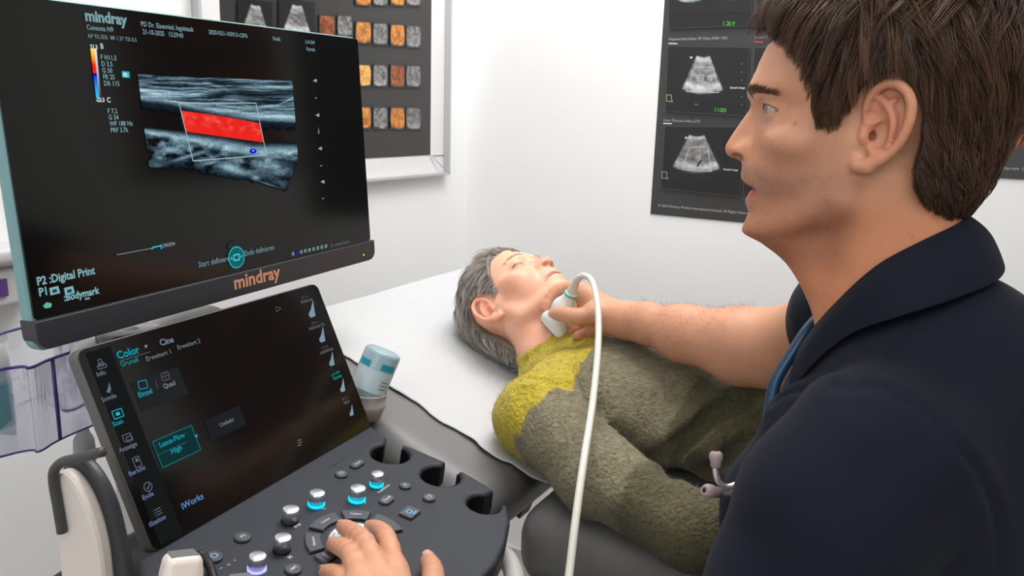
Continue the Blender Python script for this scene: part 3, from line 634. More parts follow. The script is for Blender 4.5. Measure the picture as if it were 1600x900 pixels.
uu, vv = tpx(203, 598); trect(uu, vv, .057, .030, (.016, .017, .018)); tt('Einzel', 216, 622, .0070, TC, .0002); tt('Quad', 255, 608, .0066, (.16, .18, .22), .0002)
tline([(214, 597), (227, 594), (230, 606), (217, 609)], .0009, TC, True); tline([(250, 585), (261, 581), (264, 592), (253, 596)], .0008, (.09, .10, .15), True); tline([(255.5, 583), (258.5, 594)], .0006, (.09, .10, .15)); tline([(251, 590), (263, 586)], .0006, (.09, .10, .15)); tline([(242, 595), (245, 607)], .0006, (.10, .10, .10))
uu, vv = tpx(237, 691); trect(uu, vv, .0475, .0265, (.006, .030, .033)); lines(tg, [tp(uu, vv), tp(uu + .0475, vv), tp(uu + .0475, vv + .0265), tp(uu, vv + .0265)], .0012, .0012, tn, (.012, .12, .13))
lines(tg, [tp(uu, vv + .0135), tp(uu + .036, vv + .0135)], .0006, .0012, tn, (.015, .13, .14), False); lines(tg, [tp(uu + .036, vv), tp(uu + .036, vv + .0265)], .0008, .0012, tn, (.003, .02, .02), False)
tt('Lasca-Flow', 249, 700, .0070, TC, .0002); tt('High', 267, 710, .0072, TC, .0002); tq([(302, 681), (308, 679), (306, 685)], (.03, .40, .45), .0012)
uu, vv = tpx(318, 658); trect(uu, vv, .050, .022, (.014, .015, .017)); tt('Umkehr', 343, 668, .0062, (.16, .18, .21)); tt('iWorks', 284, 797, .0088, (.10, .20, .42), .0002)
for y_ in (689, 693, 697): tline([(464, y_), (470, y_ - 2.4)], .0008, (.2, .2, .2))
tline([(430, 480), (438, 482), (431, 488)], .0007, (.12, .12, .12), True)
uu, vv = tpx(138, 556); trect(uu - .002, vv - .003, .026, .19, (.009, .0095, .010), .0006)
MENU = [('Info', 157, 570, 0), ('Sonde', 169, 608, 0), ('Scan', 183, 647, 1), ('Anzeige', 199, 685, 0), ('Bericht', 213, 722, 0), ('Ende', 230, 761, 0), ('iStation', 245, 800, 0)]
for i, (t, x, y, on) in enumerate(MENU):
    c = TC if on else (.12, .15, .19); u, v = tpx(x, y); tt(t, x + 1, y + 17, .0062, c if i < 4 else (.12, .16, .30), .00015, align='CENTER')
    r2 = lambda w_, h_, du=0, dv=0, wd=.0007: lines(tg, [tp(u + du - w_, v + dv - h_), tp(u + du + w_, v + dv - h_), tp(u + du + w_, v + dv + h_), tp(u + du - w_, v + dv + h_)], wd, .0012, tn, c)
    if i == 0: r2(.0045, .0016, 0, .002); r2(.0016, .002, 0, -.003); r2(.003, .0012, 0, .0)
    elif i == 1: tg.add([tp(u + .003, v - .006, .0012), tp(u + .002, v + .001, .0012), tp(u - .0005, v + .004, .0012), tp(u - .004, v + .002, .0012), tp(u - .0015, v, .0012)], [(0, 1, 2, 3, 4)], c, 0, True)
    elif i == 2: r2(.0050, .0038, wd=.0012); trect(u - .002, v - .0015, .004, .003, (.02, .5, .55), .0012)
    elif i == 3: r2(.0042, .003, -.0006, -.001); r2(.0030, .0022, .001, .001)
    elif i == 4: r2(.0034, .0046); trect(u - .001, v - .003, .003, .003, c, .0012)
    elif i == 5:
        rg = [tp(u + .0042 * math.cos(q), v + .0042 * math.sin(q)) for q in np.linspace(0, 6.283, 17)[:-1]]; lines(tg, rg, .0008, .0012, tn, c); lines(tg, [tp(u - .0018, v), tp(u - .0004, v + .0018), tp(u + .003, v - .0026)], .0009, .0012, tn, c, False)
    else:
        for k in (-1, 0, 1): lines(tg, [tp(u - .004, v + k * .0026), tp(u - .0028, v + k * .0026)], .0008, .0012, tn, c, False); lines(tg, [tp(u - .0018, v + k * .0026), tp(u + .0042, v + k * .0026)], .0008, .0012, tn, c, False)
for i, (x, y, n1, n2, big) in enumerate(((486, 484, 'C5-1s', 'Abdomen', 1.1), (502, 524, 'SP5-1s', 'Abdomen HL', 1.0), (517, 562, 'L14-3s', 'Schilddrüse', .9), (534, 603, 'L14-3W', 'Karotis', .85), (548, 642, 'P8-2s', 'Herz', .7))):
    c = (.20, .30, .38) if i != 3 else (.22, .34, .36); u, v = tpx(x, y); k = .001 * (8.5 * big)
    tg.add([tp(u + k * .9, v - k * 1.2, .0012), tp(u + k * .35, v + k * .6, .0012), tp(u + k * .25, v + k * 1.0, .0012), tp(u - k * .8, v + k * 1.0, .0012), tp(u - k * .95, v + k * .5, .0012), tp(u - k * .1, v - k * .1, .0012)], [(0, 5, 4, 3, 2, 1)], c, 0, True)
    cc2 = (.01, .25, .20) if i == 3 else (.10, .11, .11); put_text(tg, n1, .0052, tp(u - .004, v - .0160), ta, tv, .0012, (.07, .08, .08) if i != 3 else cc2, .0001, 'CENTER'); put_text(tg, n2, .0056, tp(u - .003, v - .0108), ta, tv, .0012, cc2, .0002, 'CENTER')
tg.build('display_image', M_screen, tsb)
so = Solid(); so.rbox(tp(TW / 2, THh * .55, -.033), np.array([ta, tv, tn]), (TW * .40, THh * .36, .020), .016, k=.01); V, Q = so.mesh(.004); np_mesh('rear_cover', V, Q, M_lgrey, tsb)

# control panel
PT = math.radians(8); pa = ta - UPV * 0; pa = nrm(np.array([ta[0], ta[1], 0])); pn0 = np.array([pa[1], -pa[0], 0]); pd = pn0 * math.cos(PT) - UPV * math.sin(PT); pN = np.cross(pd, pa); pN = pN if pN[2] > 0 else -pN
PO = O_T + UPV * .001
def pp(a, d, h=0): return PO + pa * a + pd * d + pN * h
def ppx(x, y, h=0): P = hit(x, y, PO + pN * h, pN); return np.dot(P - PO, pa), np.dot(P - PO, pd)
edge_px = [(575, 682), (606, 683), (645, 698), (682, 714), (700, 721), (722, 734), (769, 762), (779, 770), (793, 789), (798, 813), (791, 848), (776, 880), (752, 905)]
E = [ppx(*p) for p in edge_px]; E = [(min(a, .352), d) for a, d in E]
outline = [(-.012, -.004), (.347, -.004)] + E[1:] + [(.10, .285), (.02, .275), (-.03, .22), (-.045, .12), (-.04, .03)]
OUT = np.array(outline)
def poly_sdf(x, y, Pg):
    d = np.full(x.shape, 1e9); s_ = np.ones(x.shape)
    for i in range(len(Pg)):
        a = Pg[i]; b = Pg[i - 1]; e = b - a; wx = x - a[0]; wy = y - a[1]; t = np.clip((wx * e[0] + wy * e[1]) / (e @ e), 0, 1)
        d = np.minimum(d, (wx - e[0] * t) ** 2 + (wy - e[1] * t) ** 2); c1 = y >= a[1]; c2 = y < b[1]; c3 = e[0] * wy > e[1] * wx
        s_ = np.where((c1 & c2 & c3) | (~c1 & ~c2 & ~c3), -s_, s_)
    return s_ * np.sqrt(d)
HOLES = []
for (cx_, cy_, sx0, sy0, sx1, sy1) in ((610, 708, 606, 683, 629, 692), (689, 742, 697, 721, 720, 733), (757, 786, 774, 766, 788, 785)):
    HOLES.append((np.array(ppx(cx_, cy_)), (np.array(ppx(sx0, sy0)) + np.array(ppx(sx1, sy1))) / 2, np.linalg.norm(np.array(ppx(sx0, sy0)) - np.array(ppx(sx1, sy1))) / 2))
HR = [.0235, .0235, .0195]
LH = [(-.005, .052, .017), (-.005, .105, .0185)]
def panel_fn(P):
    q = P - PO; a = q @ pa; d = q @ pd; hgt = q @ pN
    s2 = poly_sdf(a, d, OUT)
    for (c, e, w_), r in zip(HOLES, HR):
        s2 = np.maximum(s2, -(np.hypot(a - c[0], d - c[1]) - r)); dr = nrm(e - c); t = np.clip((a - c[0]) * dr[0] + (d - c[1]) * dr[1], 0, .08)
        s2 = np.maximum(s2, -(np.hypot(a - c[0] - dr[0] * t, d - c[1] - dr[1] * t) - w_))
    s2 = s2 + .005; zz = np.abs(hgt + .017) - .017 + .005
    F = np.minimum(np.maximum(s2, zz), 0) + np.hypot(np.maximum(s2, 0), np.maximum(zz, 0)) - .005
    return F
so = Solid(); so.add(panel_fn, pp(.15, .13, 0), .26, k=.001)
V, Q = so.mesh(.0022, pp(.15, .13) - .27, pp(.15, .13) + .27); panel = np_mesh('control_panel', V, Q, M_panel, root)
# holder cups under the openings
for (c, e, w_), r in zip(HOLES, HR):
    cup = MB(); ang0 = math.atan2(e[1] - c[1], e[0] - c[0]); gap = math.asin(min(.95, w_ / r)); N_ = 30; V = []; F = []
    for ri, hh in ((r - .001, -.003), (r - .001, -.05), (r + .0022, -.05), (r + .0022, -.036)):
        for k in range(N_ + 1):
            t = ang0 + gap + (2 * math.pi - 2 * gap) * k / N_; V.append(pp(c[0] + ri * math.cos(t), c[1] + ri * math.sin(t), hh))
    for L in range(3):
        for k in range(N_): F.append((L * (N_ + 1) + k, L * (N_ + 1) + k + 1, (L + 1) * (N_ + 1) + k + 1, (L + 1) * (N_ + 1) + k))
    cup.add(V, F); cup.build('probe_holder', M_black, panel)
# knobs
for (x, y, r, glow) in ((453, 815, .0083, None), (440.5, 860, .0080, None), (401, 890, .0078, (.35, .35, .9)), (494, 789, .0082, (.0, .50, .80)), (557.5, 781, .0085, (.0, .50, .80)), (588, 758, .0072, (.0, .50, .80))):
    a, d = ppx(x, y); base = pp(a, d, 0); kb = MB()
    kb.lathe([(r, .003), (r, .0135), (r * .97, .0148), (r * .9, .0152), (.0005, .0152)], base, pN, 40)
    kb.box(base + pN * .0148 - pa * (r + .0005) - pd * .0008, pa * .002, pd * .0016, pN * .0008)
    ko = kb.build('knob', M_chrome, panel)
    if glow is not None: MB().lathe([(r * 1.10, .0002), (r * 1.10, .0028), (r * .9, .003)], base, pN, 40, glow).build('light_ring', mat('knob_glow', glow, .4, emit=glow, es=1.3), ko)
    else: MB().lathe([(r * 1.06, .0002), (r * 1.06, .0026), (r * .9, .003)], base, pN, 40).build('knob_base', M_black, ko)
M_btn = mat('button_plastic', srgb(72, 73, 79), .38, bump=.01)
def button(px, py, shape, rot=0.0, glyph=None, col=(.55, .56, .6), gs_=.006, hgt=.0032, name='button'):
    a, d = ppx(px, py); cr_, sr_ = math.cos(rot), math.sin(rot); ux = pa * cr_ - pd * sr_; uy = -(pa * sr_ + pd * cr_)
    b = MB(); b.prism(shape, pp(a, d), ux, uy, pN, -.001, hgt, .0009, mi=0); b.prism(np.array(shape) * 1.10, pp(a, d), ux, uy, pN, -.001, .0006, 0, mi=1)
    if glyph:
        for gg in glyph:
            if gg[0] == 't': put_text(b, gg[1], gg[2], pp(a, d, hgt) + ux * gg[3] + uy * gg[4], ux, uy, .0002, col, .0001, 'CENTER', mi=2)
            else: lines(b, [pp(a, d, hgt) + ux * q[0] + uy * q[1] for q in gg[1]], gg[2], .0003, pN, col, gg[0] == 'c'); b.mi[-(len(gg[1]) if gg[0] == 'c' else len(gg[1]) - 1):] = [2] * (len(gg[1]) if gg[0] == 'c' else len(gg[1]) - 1)
    return b.build(name, [M_btn, M_black, M_label], panel)
circ = lambda r, n=28: [(r * math.cos(t), r * math.sin(t)) for t in np.linspace(0, 2 * math.pi, n + 1)[:-1]]
oct_ = lambda w_, h_, c: [(w_ - c, -h_), (w_, -h_ + c), (w_, h_ - c), (w_ - c, h_), (-w_ + c, h_), (-w_, h_ - c), (-w_, -h_ + c), (-w_ + c, -h_)]
button(379, 842, circ(.0076), 0, [('t', 'P2', .0055, 0, -.002)])
pwr = [(.0032 * math.sin(t), .0032 * math.cos(t)) for t in np.linspace(.6, 5.68, 14)]
button(334, 873, circ(.0078), 0, [('l', pwr, .0009), ('l', [(0, .001), (0, .0042)], .0009)], (.25, .55, .8))
button(458, 892, circ(.0076), 0, [('t', 'ABC', .0042, 0, -.0015)])
button(533, 743, circ(.0070), 0, [('c', [(-.003, -.002), (.003, -.002), (.003, .002), (-.003, .002)], .0006), ('l', [(0, -.002), (0, .002)], .0006)])
button(558, 727, rrect(.020, .011, .0054), 0, [('t', 'Cursor', .0040, 0, -.0014)])
button(633, 761, circ(.0066), 0, [('t', 'F1', .0048, 0, -.0016)])
button(604, 783, rrect(.019, .0125, .0055), 0, [('t', 'iTouch', .0046, 0, -.0016)])
button(670, 780, circ(.0070), 0, [('c', [(-.003, -.002), (.0015, -.002), (.0015, .002), (-.003, .002)], .0006), ('l', [(.0032, -.003), (.0032, .003)], .0009)])
button(640, 803, rrect(.0195, .0165, .002), 0, [('c', [(-.004, -.002), (.002, -.002), (.002, .003), (-.004, .003)], .0009), ('t', 'Save', .0040, .001, -.0062)], (.15, .55, .9))
# segment ring and trackball
_cp = np.array([ppx(*p) for p in ((481, 856), (484, 838), (489, 829), (508, 811), (527, 803), (532, 799), (556, 797), (581, 803), (605, 815), (624, 830), (486, 880))])
_A = np.c_[2 * _cp, np.ones(len(_cp))]; _s = np.linalg.lstsq(_A, (_cp ** 2).sum(1), rcond=None)[0]; tb_c = _s[:2]; Ro = math.sqrt(_s[2] + tb_c @ tb_c); Ri = Ro * .70
def seg(a0, a1, txt, n=10):
    a1 = a0 + ((a1 - a0 + 180) % 360 - 180); a0, a1 = (a0, a1) if a1 > a0 else (a1, a0); a0 += 1.2; a1 -= 1.2
    P = [(Ro * math.cos(t), Ro * math.sin(t)) for t in np.radians(np.linspace(a0, a1, n))] + [(Ri * math.cos(t), Ri * math.sin(t)) for t in np.radians(np.linspace(a1, a0, n))]
    b = MB(); b.prism(P, pp(*tb_c), pa, -pd, pN, -.001, .0034, .0008, mi=0); b.prism([(x * 1.0 + .0, y - .0006) for x, y in P], pp(*tb_c), pa, -pd, pN, -.001, .0014, 0, mi=1)
    am = math.radians((a0 + a1) / 2); rm = (Ro + Ri) / 2; rad = np.array([math.cos(am), math.sin(am)]); rv = pa * rad[0] - pd * rad[1]; tg_ = pa * rad[1] + pd * rad[0]
    if txt: put_text(b, txt, .0042, pp(*tb_c, .0034) + rv * (rm - .0016), tg_, rv, .0002, (.5, .5, .55), .0001, 'CENTER', mi=2)
    b.build('segment_button', [M_btn, M_black, M_label], panel)
A_ = lambda x, y: math.degrees(math.atan2(-(ppx(x, y)[1] - tb_c[1]), ppx(x, y)[0] - tb_c[0]))
angs = [A_(593, 806), A_(528, 800), A_(489, 832), A_(484, 870), A_(500, 893)]
seg(A_(580, 805), A_(531, 803), 'Caliper'); seg(A_(526, 806), A_(491, 830), 'Update'); seg(A_(487, 836), A_(484, 868), 'Measure'); seg(A_(487, 872), A_(500, 895), 'Clear'); seg(A_(624, 833), A_(586, 808), None); seg(A_(505, 898), A_(530, 915), None)
MB().lathe([(Ri * .80, .0), (Ri * .80, .0022), (Ri * .70, .0028), (Ri * .66, .001)], pp(*tb_c), pN, 48).build('trackball_ring', M_chrome, panel)
MB().lathe([(Ri * .62 * math.cos(t), Ri * .62 * math.sin(t) * .62) for t in np.linspace(0, 1.55, 12)], pp(*tb_c, .0005), pN, 40, (.1, .6, .75)).build('trackball', mat('glowing_trackball', (.5, .8, .85), .2, emit=(.25, .75, .9), es=.7), panel)
def pt_(t, x, y, sz, col=(.5, .5, .52), rot=0, bold=.0001):
    lt = MB(); a, d = ppx(x, y); put_text(lt, t, sz, pp(a, d), pa, -pd, .0004, col, bold); lt.build('printed_label', M_label, panel)
for t, x, y in (('PW', 463, 826), ('M', 453, 874), ('C', 506, 797), ('B', 570, 787), ('Angle', 407, 899), ('Depth/Zoom', 592, 771)): pt_(t, x, y, .0058 if len(t) < 3 else .0042)
pt_('Consona N9', 512, 734, .0068, (.03, .03, .03))
for t, x, y, c in (('~', 345, 891, (.1, .5, .7)), ('o', 357, 885, (.3, .3, .33)), ('c', 367, 878, (.3, .3, .33)), ('#', 334, 898, (.3, .3, .33))): pt_(t, x, y, .0062, c)
# body below: black housing, cream side shell, handle bars
so = Solid(); AXb = np.array([pa, pn0, UPV])
so.rbox(PO + pa * .165 - pn0 * .075 - UPV * .175, AXb, (.198, .070, .125), .030, k=.01); so.rbox(PO + pa * .15 + pn0 * .05 - UPV * .10, AXb, (.14, .13, .05), .03, k=.03)
V, Q = so.mesh(.005); np_mesh('housing', V, Q, mat('black_housing', srgb(30, 31, 35), .4, bump=.04), root)
sx_ = PO - pa * .052
def side(x, y): P = hit(x, y, sx_, pa); return np.dot(P - sx_, pn0), P[2] - sx_[2]
ol = smooth_poly([side(*p) for p in ((92, 755), (100, 734), (116, 737), (136, 762), (153, 800), (166, 850), (172, 900), (176, 960), (112, 960), (106, 880), (97, 810))], 5)
cs = MB(); cs.prism(ol, sx_, pn0, UPV, -pa, -.006, .008, .004); cs.build('side_shell', M_cream, root)
ol2 = smooth_poly([side(*p) for p in ((86, 752), (98, 722), (122, 724), (146, 752), (166, 795), (180, 850), (190, 900), (192, 965), (104, 965), (97, 880), (90, 810))], 5)
cs = MB(); cs.prism(ol2, sx_, pn0, UPV, -pa, -.014, -.004, .003); cs.build('side_trim', M_char, root)
hp = [hit(x, y, sx_ - pa * .012, pa) for x, y in ((97, 832), (90, 790), (84, 755), (85, 735), (98, 722), (125, 715), (160, 706))]
MB().tube(smooth_poly(hp, 5, False), .0042, 10).build('side_handle', mat('grey_handle', srgb(62, 62, 62), .45, bump=.03), root)
fh = [ppx(x, y) for x, y in ((772, 858), (786, 878), (800, 900), (806, 930))]
fp = [hit(x, y, pp(.2, .22, -.045), pN) for x, y in ((735, 905), (768, 866), (787, 868), (802, 893), (806, 930))]
MB().tube(smooth_poly(fp, 6, False), .011, 14).build('front_handle', M_lgrey, root)

# ------------------------------------------------------------------ people: shared head builder
def smn(a, b, k): h = np.maximum(k - np.abs(a - b), 0) / k; return np.minimum(a, b) - h * h * k / 4
def smx(a, b, k): return -smn(-a, -b, k)
def ellq(x, u, v, c, r):
    X = (x - c[0], u - c[1], v - c[2]); k0 = np.sqrt((X[0] / r[0]) ** 2 + (X[1] / r[1]) ** 2 + (X[2] / r[2]) ** 2)
    k1 = np.sqrt((X[0] / r[0] ** 2) ** 2 + (X[1] / r[1] ** 2) ** 2 + (X[2] / r[2] ** 2) ** 2) + 1e-6; return k0 * (k0 - 1) / k1
def capq(x, u, v, a, b, ra, rb):
    a = np.array(a, float); ba = np.array(b, float) - a; t = np.clip(((x - a[0]) * ba[0] + (u - a[1]) * ba[1] + (v - a[2]) * ba[2]) / (ba @ ba), 0, 1)
    return np.sqrt((x - a[0] - t * ba[0]) ** 2 + (u - a[1] - t * ba[1]) ** 2 + (v - a[2] - t * ba[2]) ** 2) - (ra + (rb - ra) * t)
def base_head(x, u, v):
    d = ellq(x, u, v, (0, -8, 44), (74, 93, 80))
    d = smn(d, ellq(x, u, v, (0, 34, 8), (57, 54, 60)), 20)
    d = smn(d, ellq(x, u, v, (0, 32, -28), (52, 55, 50)), 18)
    d = smn(d, ellq(x, u, v, (0, 48, -60), (31, 39, 35)), 14)
    d = smn(d, capq(x, u, v, (56, 6, -8), (49, 12, -48), 15, 13), 16)
    d = smn(d, capq(x, u, v, (47, 14, -54), (17, 70, -80), 13, 12), 14)
    d = smn(d, ellq(x, u, v, (50, 52, -7), (15, 20, 12)), 18)
    return d
class Head:
    """origin O (between the ear canals), rows X lateral, U forward, V up; lengths in millimetres of a head of scale s"""
    def __init__(h, O, X, U, V, s, prof, plain, lip_v, eye, closed, ears=True, nose_w=1.0, side=1):
        h.O = np.asarray(O, float); h.A = np.array([X, U, V]); h.s = s; h.eye = eye; h.closed = closed; h.nw = nose_w; h.lip = lip_v; h.side = side
        prof = sorted(prof); h.pv = np.array([p[0] for p in prof]); h.pu = np.array([p[1] for p in prof])
        pl = sorted(plain); vv = np.arange(-96, 100, 1.0); T = np.interp(vv, [p[0] for p in pl], [p[1] for p in pl])
        k = np.exp(-np.arange(-6, 7) ** 2 / 12.); k /= k.sum(); T = np.convolve(np.pad(T, 6, 'edge'), k, 'valid')
        P = np.interp(vv, h.pv, h.pu); k2 = np.exp(-np.arange(-3, 4) ** 2 / 1.6); k2 /= k2.sum(); P = np.convolve(np.pad(P, 3, 'edge'), k2, 'valid')
        us = np.arange(40, 120, .5); G = base_head(np.zeros((len(vv), len(us))), us[None, :].repeat(len(vv), 0), vv[:, None].repeat(len(us), 1))
        bf = np.array([us[np.nonzero(g < 0)[0][-1]] if (g < 0).any() else 60. for g in G])
        h.nu = 98; h.nv = -22; h.mu = 92; h.lat = 10.0
        h.vv = vv; fade = sst(vv, -96, -84) * sst(-vv, -98, -78); h.Db = (T - bf) * fade; h.Dn = (P - T) * fade * (vv > -27); h.Dl = (P - T) * fade * (vv <= -27)
    def w(h, x, u, v): return h.O + (h.A[0] * x + h.A[1] * u + h.A[2] * v) * (h.s / 1000)
    def q(h, P): return ((np.asarray(P) - h.O) @ h.A.T) * (1000 / h.s)
    def disp(h, x, v):
        I = lambda D: np.interp(v, h.vv, D)
        d = I(h.Db) * np.exp(-(x / 52) ** 4)
        wn = np.interp(v, [-26, -20, -14, -4, 8, 18, 30], [11, 12.5, 12, 9.5, 8.3, 8, 11]) * h.nw
        d = d + I(h.Dn) * np.exp(-(x / wn) ** 2.4)
        d = d + I(h.Dl) * np.exp(-(x / 19) ** 4)
        ax_ = 14.5 * h.nw; d = d + 7.5 * np.exp(-((x - ax_) / 5.2) ** 2 - ((v + 17) / 7.5) ** 2)          # wing of the nose
        d = d - 2.5 * np.exp(-((x - ax_ - 8) / 4) ** 2 - ((v + 18) / 12) ** 2)                             # crease beside it
        d = d - 2.0 * np.exp(-((x - (24 + (-28 - v) * .28)) / 4) ** 2) * gs(v, -32, 12)                   # nasolabial fold
        ex, eu, ev = h.eye
        d = d - 7.5 * np.exp(-((x - ex + 2) / 15) ** 2 - ((v - ev) / 10.5) ** 2)
        d = d - h.lat * np.exp(-((x - 53) / 11) ** 2 - ((v - ev + 1) / 12) ** 2)
        d = d - 3.5 * np.exp(-((x - 15) / 6) ** 2 - ((v - ev + 1) / 9) ** 2)
        d = d + 3.2 * np.exp(-((x - 27) / 20) ** 2 - ((v - ev - 16) / 6.5) ** 2)
        d = d + 1.0 * np.exp(-((x - 34) / 12) ** 2 - ((v + 6) / 9) ** 2)
        return d
    def fn(h, P):
        q = h.q(P); x = np.abs(q[..., 0]); u = q[..., 1]; v = q[..., 2]
        m = sst(u, 20, 62); d = base_head(x, u - h.disp(x, v) * m, v) * .85
        ex, eu, ev = h.eye; br = 13.4
        lid = np.sqrt((x - ex) ** 2 + (u - eu) ** 2 + (v - ev) ** 2) - br
        d = smn(d, lid, 5.0)
        d = smx(d, -ellq(x, u, v, (11.0 * h.nw, h.nu - 3, h.nv), (8.0 * h.nw, 6.0, 3.4)), 2)                        # nostrils
        if not h.closed:
            w_ = ((x - ex) / 13.5); up = 3.9 * np.sqrt(np.clip(1 - w_ ** 2, 0, 1)) ** 1.2; lo = 2.8 * np.clip(1 - w_ ** 2, 0, 1)
            c = ev - .4 - .06 * (x - ex); slit = np.maximum(np.maximum((v - c) - up, (c - v) - lo), np.maximum(np.abs(x - ex) - 13.5, eu - u + 4)); d = smx(d, -slit, 1.6)
            cr = np.abs(v - (ev + 7.2 - .012 * (x - ex) ** 2)); d = d + 1.0 * np.exp(-(cr / 1.4) ** 2) * (np.abs(x - ex) < 17) * (u > eu)
            d = smx(d, -ellq(x, u, v, (0, h.mu - 2, h.lip), (21.0, 15, 2.0)), 1.2)
        else:
            cr = np.abs(v - (ev - 4.4 + .012 * (x - ex) ** 2)); d = d + 1.1 * np.exp(-(cr / 1.1) ** 2) * (np.abs(x - ex) < 14) * (u > eu)
            cr = np.abs(v - (ev + 6 - .015 * (x - ex) ** 2)); d = d + .8 * np.exp(-(cr / 1.6) ** 2) * (np.abs(x - ex) < 16) * (u > eu)
            d = d + 1.8 * np.exp(-((v - h.lip + .008 * x * x) / 1.3) ** 2) * (x < 25) * (u > 60)
        return d * (h.s / 1000)
    def add(h, so, k=.010):
        so.add(h.fn, h.w(0, 0, 10), .150 * h.s + .01, k=k)
    def ears(h, so, sides=(1, -1), tilt=0.0, su=1.0, sv=1.0):
        for sg in sides:
            ct, st_ = math.cos(tilt), math.sin(tilt)
            E0 = lambda u, v, o=0: h.w(sg * (72.5 + np.clip(-(u * ct + v * st_) , -10, 40) * .42 + max(0, v) * .06 + o), u * ct + v * st_, v * ct - u * st_)
            mm = h.s / 1000; E = lambda u, v, o=0: E0(u * su, v * sv, o)
            hel = [(3, 2, -2), (1, 8, 0), (3.5, 16, 0), (2.5, 24, 1), (-2, 31, 2), (-10, 35.5, 3), (-18, 35, 3.5), (-25, 30, 4), (-29.5, 22, 4), (-30.5, 12, 4), (-29, 2, 4), (-25.5, -8, 3), (-19, -17, 2), (-12, -23, 1)]
            hp_ = smooth_poly(hel, 3, False); so.chain([E(*p) for p in hp_], list(np.interp(np.linspace(0, 1, len(hp_)), [0, .2, .6, 1], [2.3 * mm, 3.0 * mm, 3.4 * mm, 3.2 * mm])), k=.0016)
            # bowl plate behind the rim
            c = E(-12, 8, -4); Xn = h.A[0] * sg; Un = nrm(h.A[1] * ct - h.A[2] * st_ - Xn * .42); Vn = nrm(h.A[2] * ct + h.A[1] * st_); Nn = np.cross(Un, Vn); Nn = Nn if np.dot(Nn, Xn) > 0 else -Nn
            so.ell(c, [Un, Vn, Nn], np.array([18 * su, 28 * sv, 3.6]) * mm, k=.003)
            so.ell(E(-9, 2, -10), [Un, Vn, Nn], np.array([13 * su, 22 * sv, 10]) * mm, k=.005)
            so.chain([E(-12, -20, 0), E(-5, -27, -1), E(3, -27, -2), E(6, -20, -4)], [4.2 * mm, 5.2 * mm, 5.0 * mm, 3.5 * mm], k=.004)       # lobe
            ant = smooth_poly([(-6, 25, -1.5), (-12, 20, 0), (-18, 11, 1.2), (-19, 1, 1.4), (-15.5, -9, 1.0), (-8, -14.5, .5), (-5, -15, 0)], 3, False)
            so.chain([E(*p) for p in ant], [2.6 * mm] * len(ant), k=.0018)
            so.chain([E(-12, 19, -.5), E(-18, 24, -.5)], [2.2 * mm, 2.0 * mm], k=.0018)
            so.ell(E(-9, -2, 2.0), [Un, Vn, Nn], np.array([8 * su, 11.5, 8]) * mm, k=.002, op='s')
            so.ell(E(-4, 12, 1.5), [Un, Vn, Nn], np.array([7, 5, 4]) * mm, k=.002, op='s')
            so.ball(E(-1.5, -4, -5), 5.2 * mm, k=.0015, op='s')
            so.chain([E(4, 2, 0), E(3.2, -5, 1.5), E(2, -9, .5)], [2.6 * mm, 3.0 * mm, 2.2 * mm], k=.002)                                    # tragus
            so.chain([E(2, 6, -2), E(-8, 6.5, -1)], [1.6 * mm, 1.3 * mm], k=.002)

def vnorm(V, Q):
    n = np.cross(V[Q[:, 2]] - V[Q[:, 0]], V[Q[:, 3]] - V[Q[:, 1]]); N = np.zeros_like(V)
    for k in range(4): np.add.at(N, Q[:, k], n)
    return N / (np.linalg.norm(N, axis=1, keepdims=True) + 1e-12)
def strands(name, P0, path, rad, col0, col1, m, parent, seg=7, colvar=.3, label=None, nside=3, cv0=None):
    """P0 (n,3) roots; path(P0,t)->points; tapered 3-sided fibres"""
    n = len(P0); ts = np.linspace(0, 1, seg); L = np.stack([path(t) for t in ts], 1); T = np.gradient(L, axis=1); T /= np.linalg.norm(T, axis=2, keepdims=True) + 1e-12
    ref = np.array([.3, .5, .81]); A = np.cross(T, ref); A /= np.linalg.norm(A, axis=2, keepdims=True) + 1e-12; B = np.cross(T, A)
    rr = np.asarray(rad).reshape(-1, 1) * (1 - ts ** 2 * .85)[None, :]; V = []
    for k in range(nside):
        a = 2 * math.pi * k / nside; V.append(L + rr[..., None] * (math.cos(a) * A + math.sin(a) * B))
    V = np.stack(V, 2)
    idx = np.arange(n * seg * nside).reshape(n, seg, nside); Q = []
    for k in range(nside):
        l = (k + 1) % nside; Q.append(np.stack([idx[:, :-1, k], idx[:, :-1, l], idx[:, 1:, l], idx[:, 1:, k]], -1).reshape(-1, 4))
    cv = (RS.rand(n, 1, 1) if cv0 is None else (.35 * RS.rand(n) + .65 * cv0).reshape(n, 1, 1)) * np.ones((1, seg, nside)); tt_ = ts[None, :, None] * np.ones((n, 1, nside)); C = lerpc(col0, col1, np.clip(cv * .8 + tt_ * .25, 0, 1)) * (1 + colvar * (RS.rand(n, 1, 1, 1) - .5))
    return np_mesh(name, V.reshape(-1, 3), np.concatenate(Q), m, parent, C.reshape(-1, 3), label)

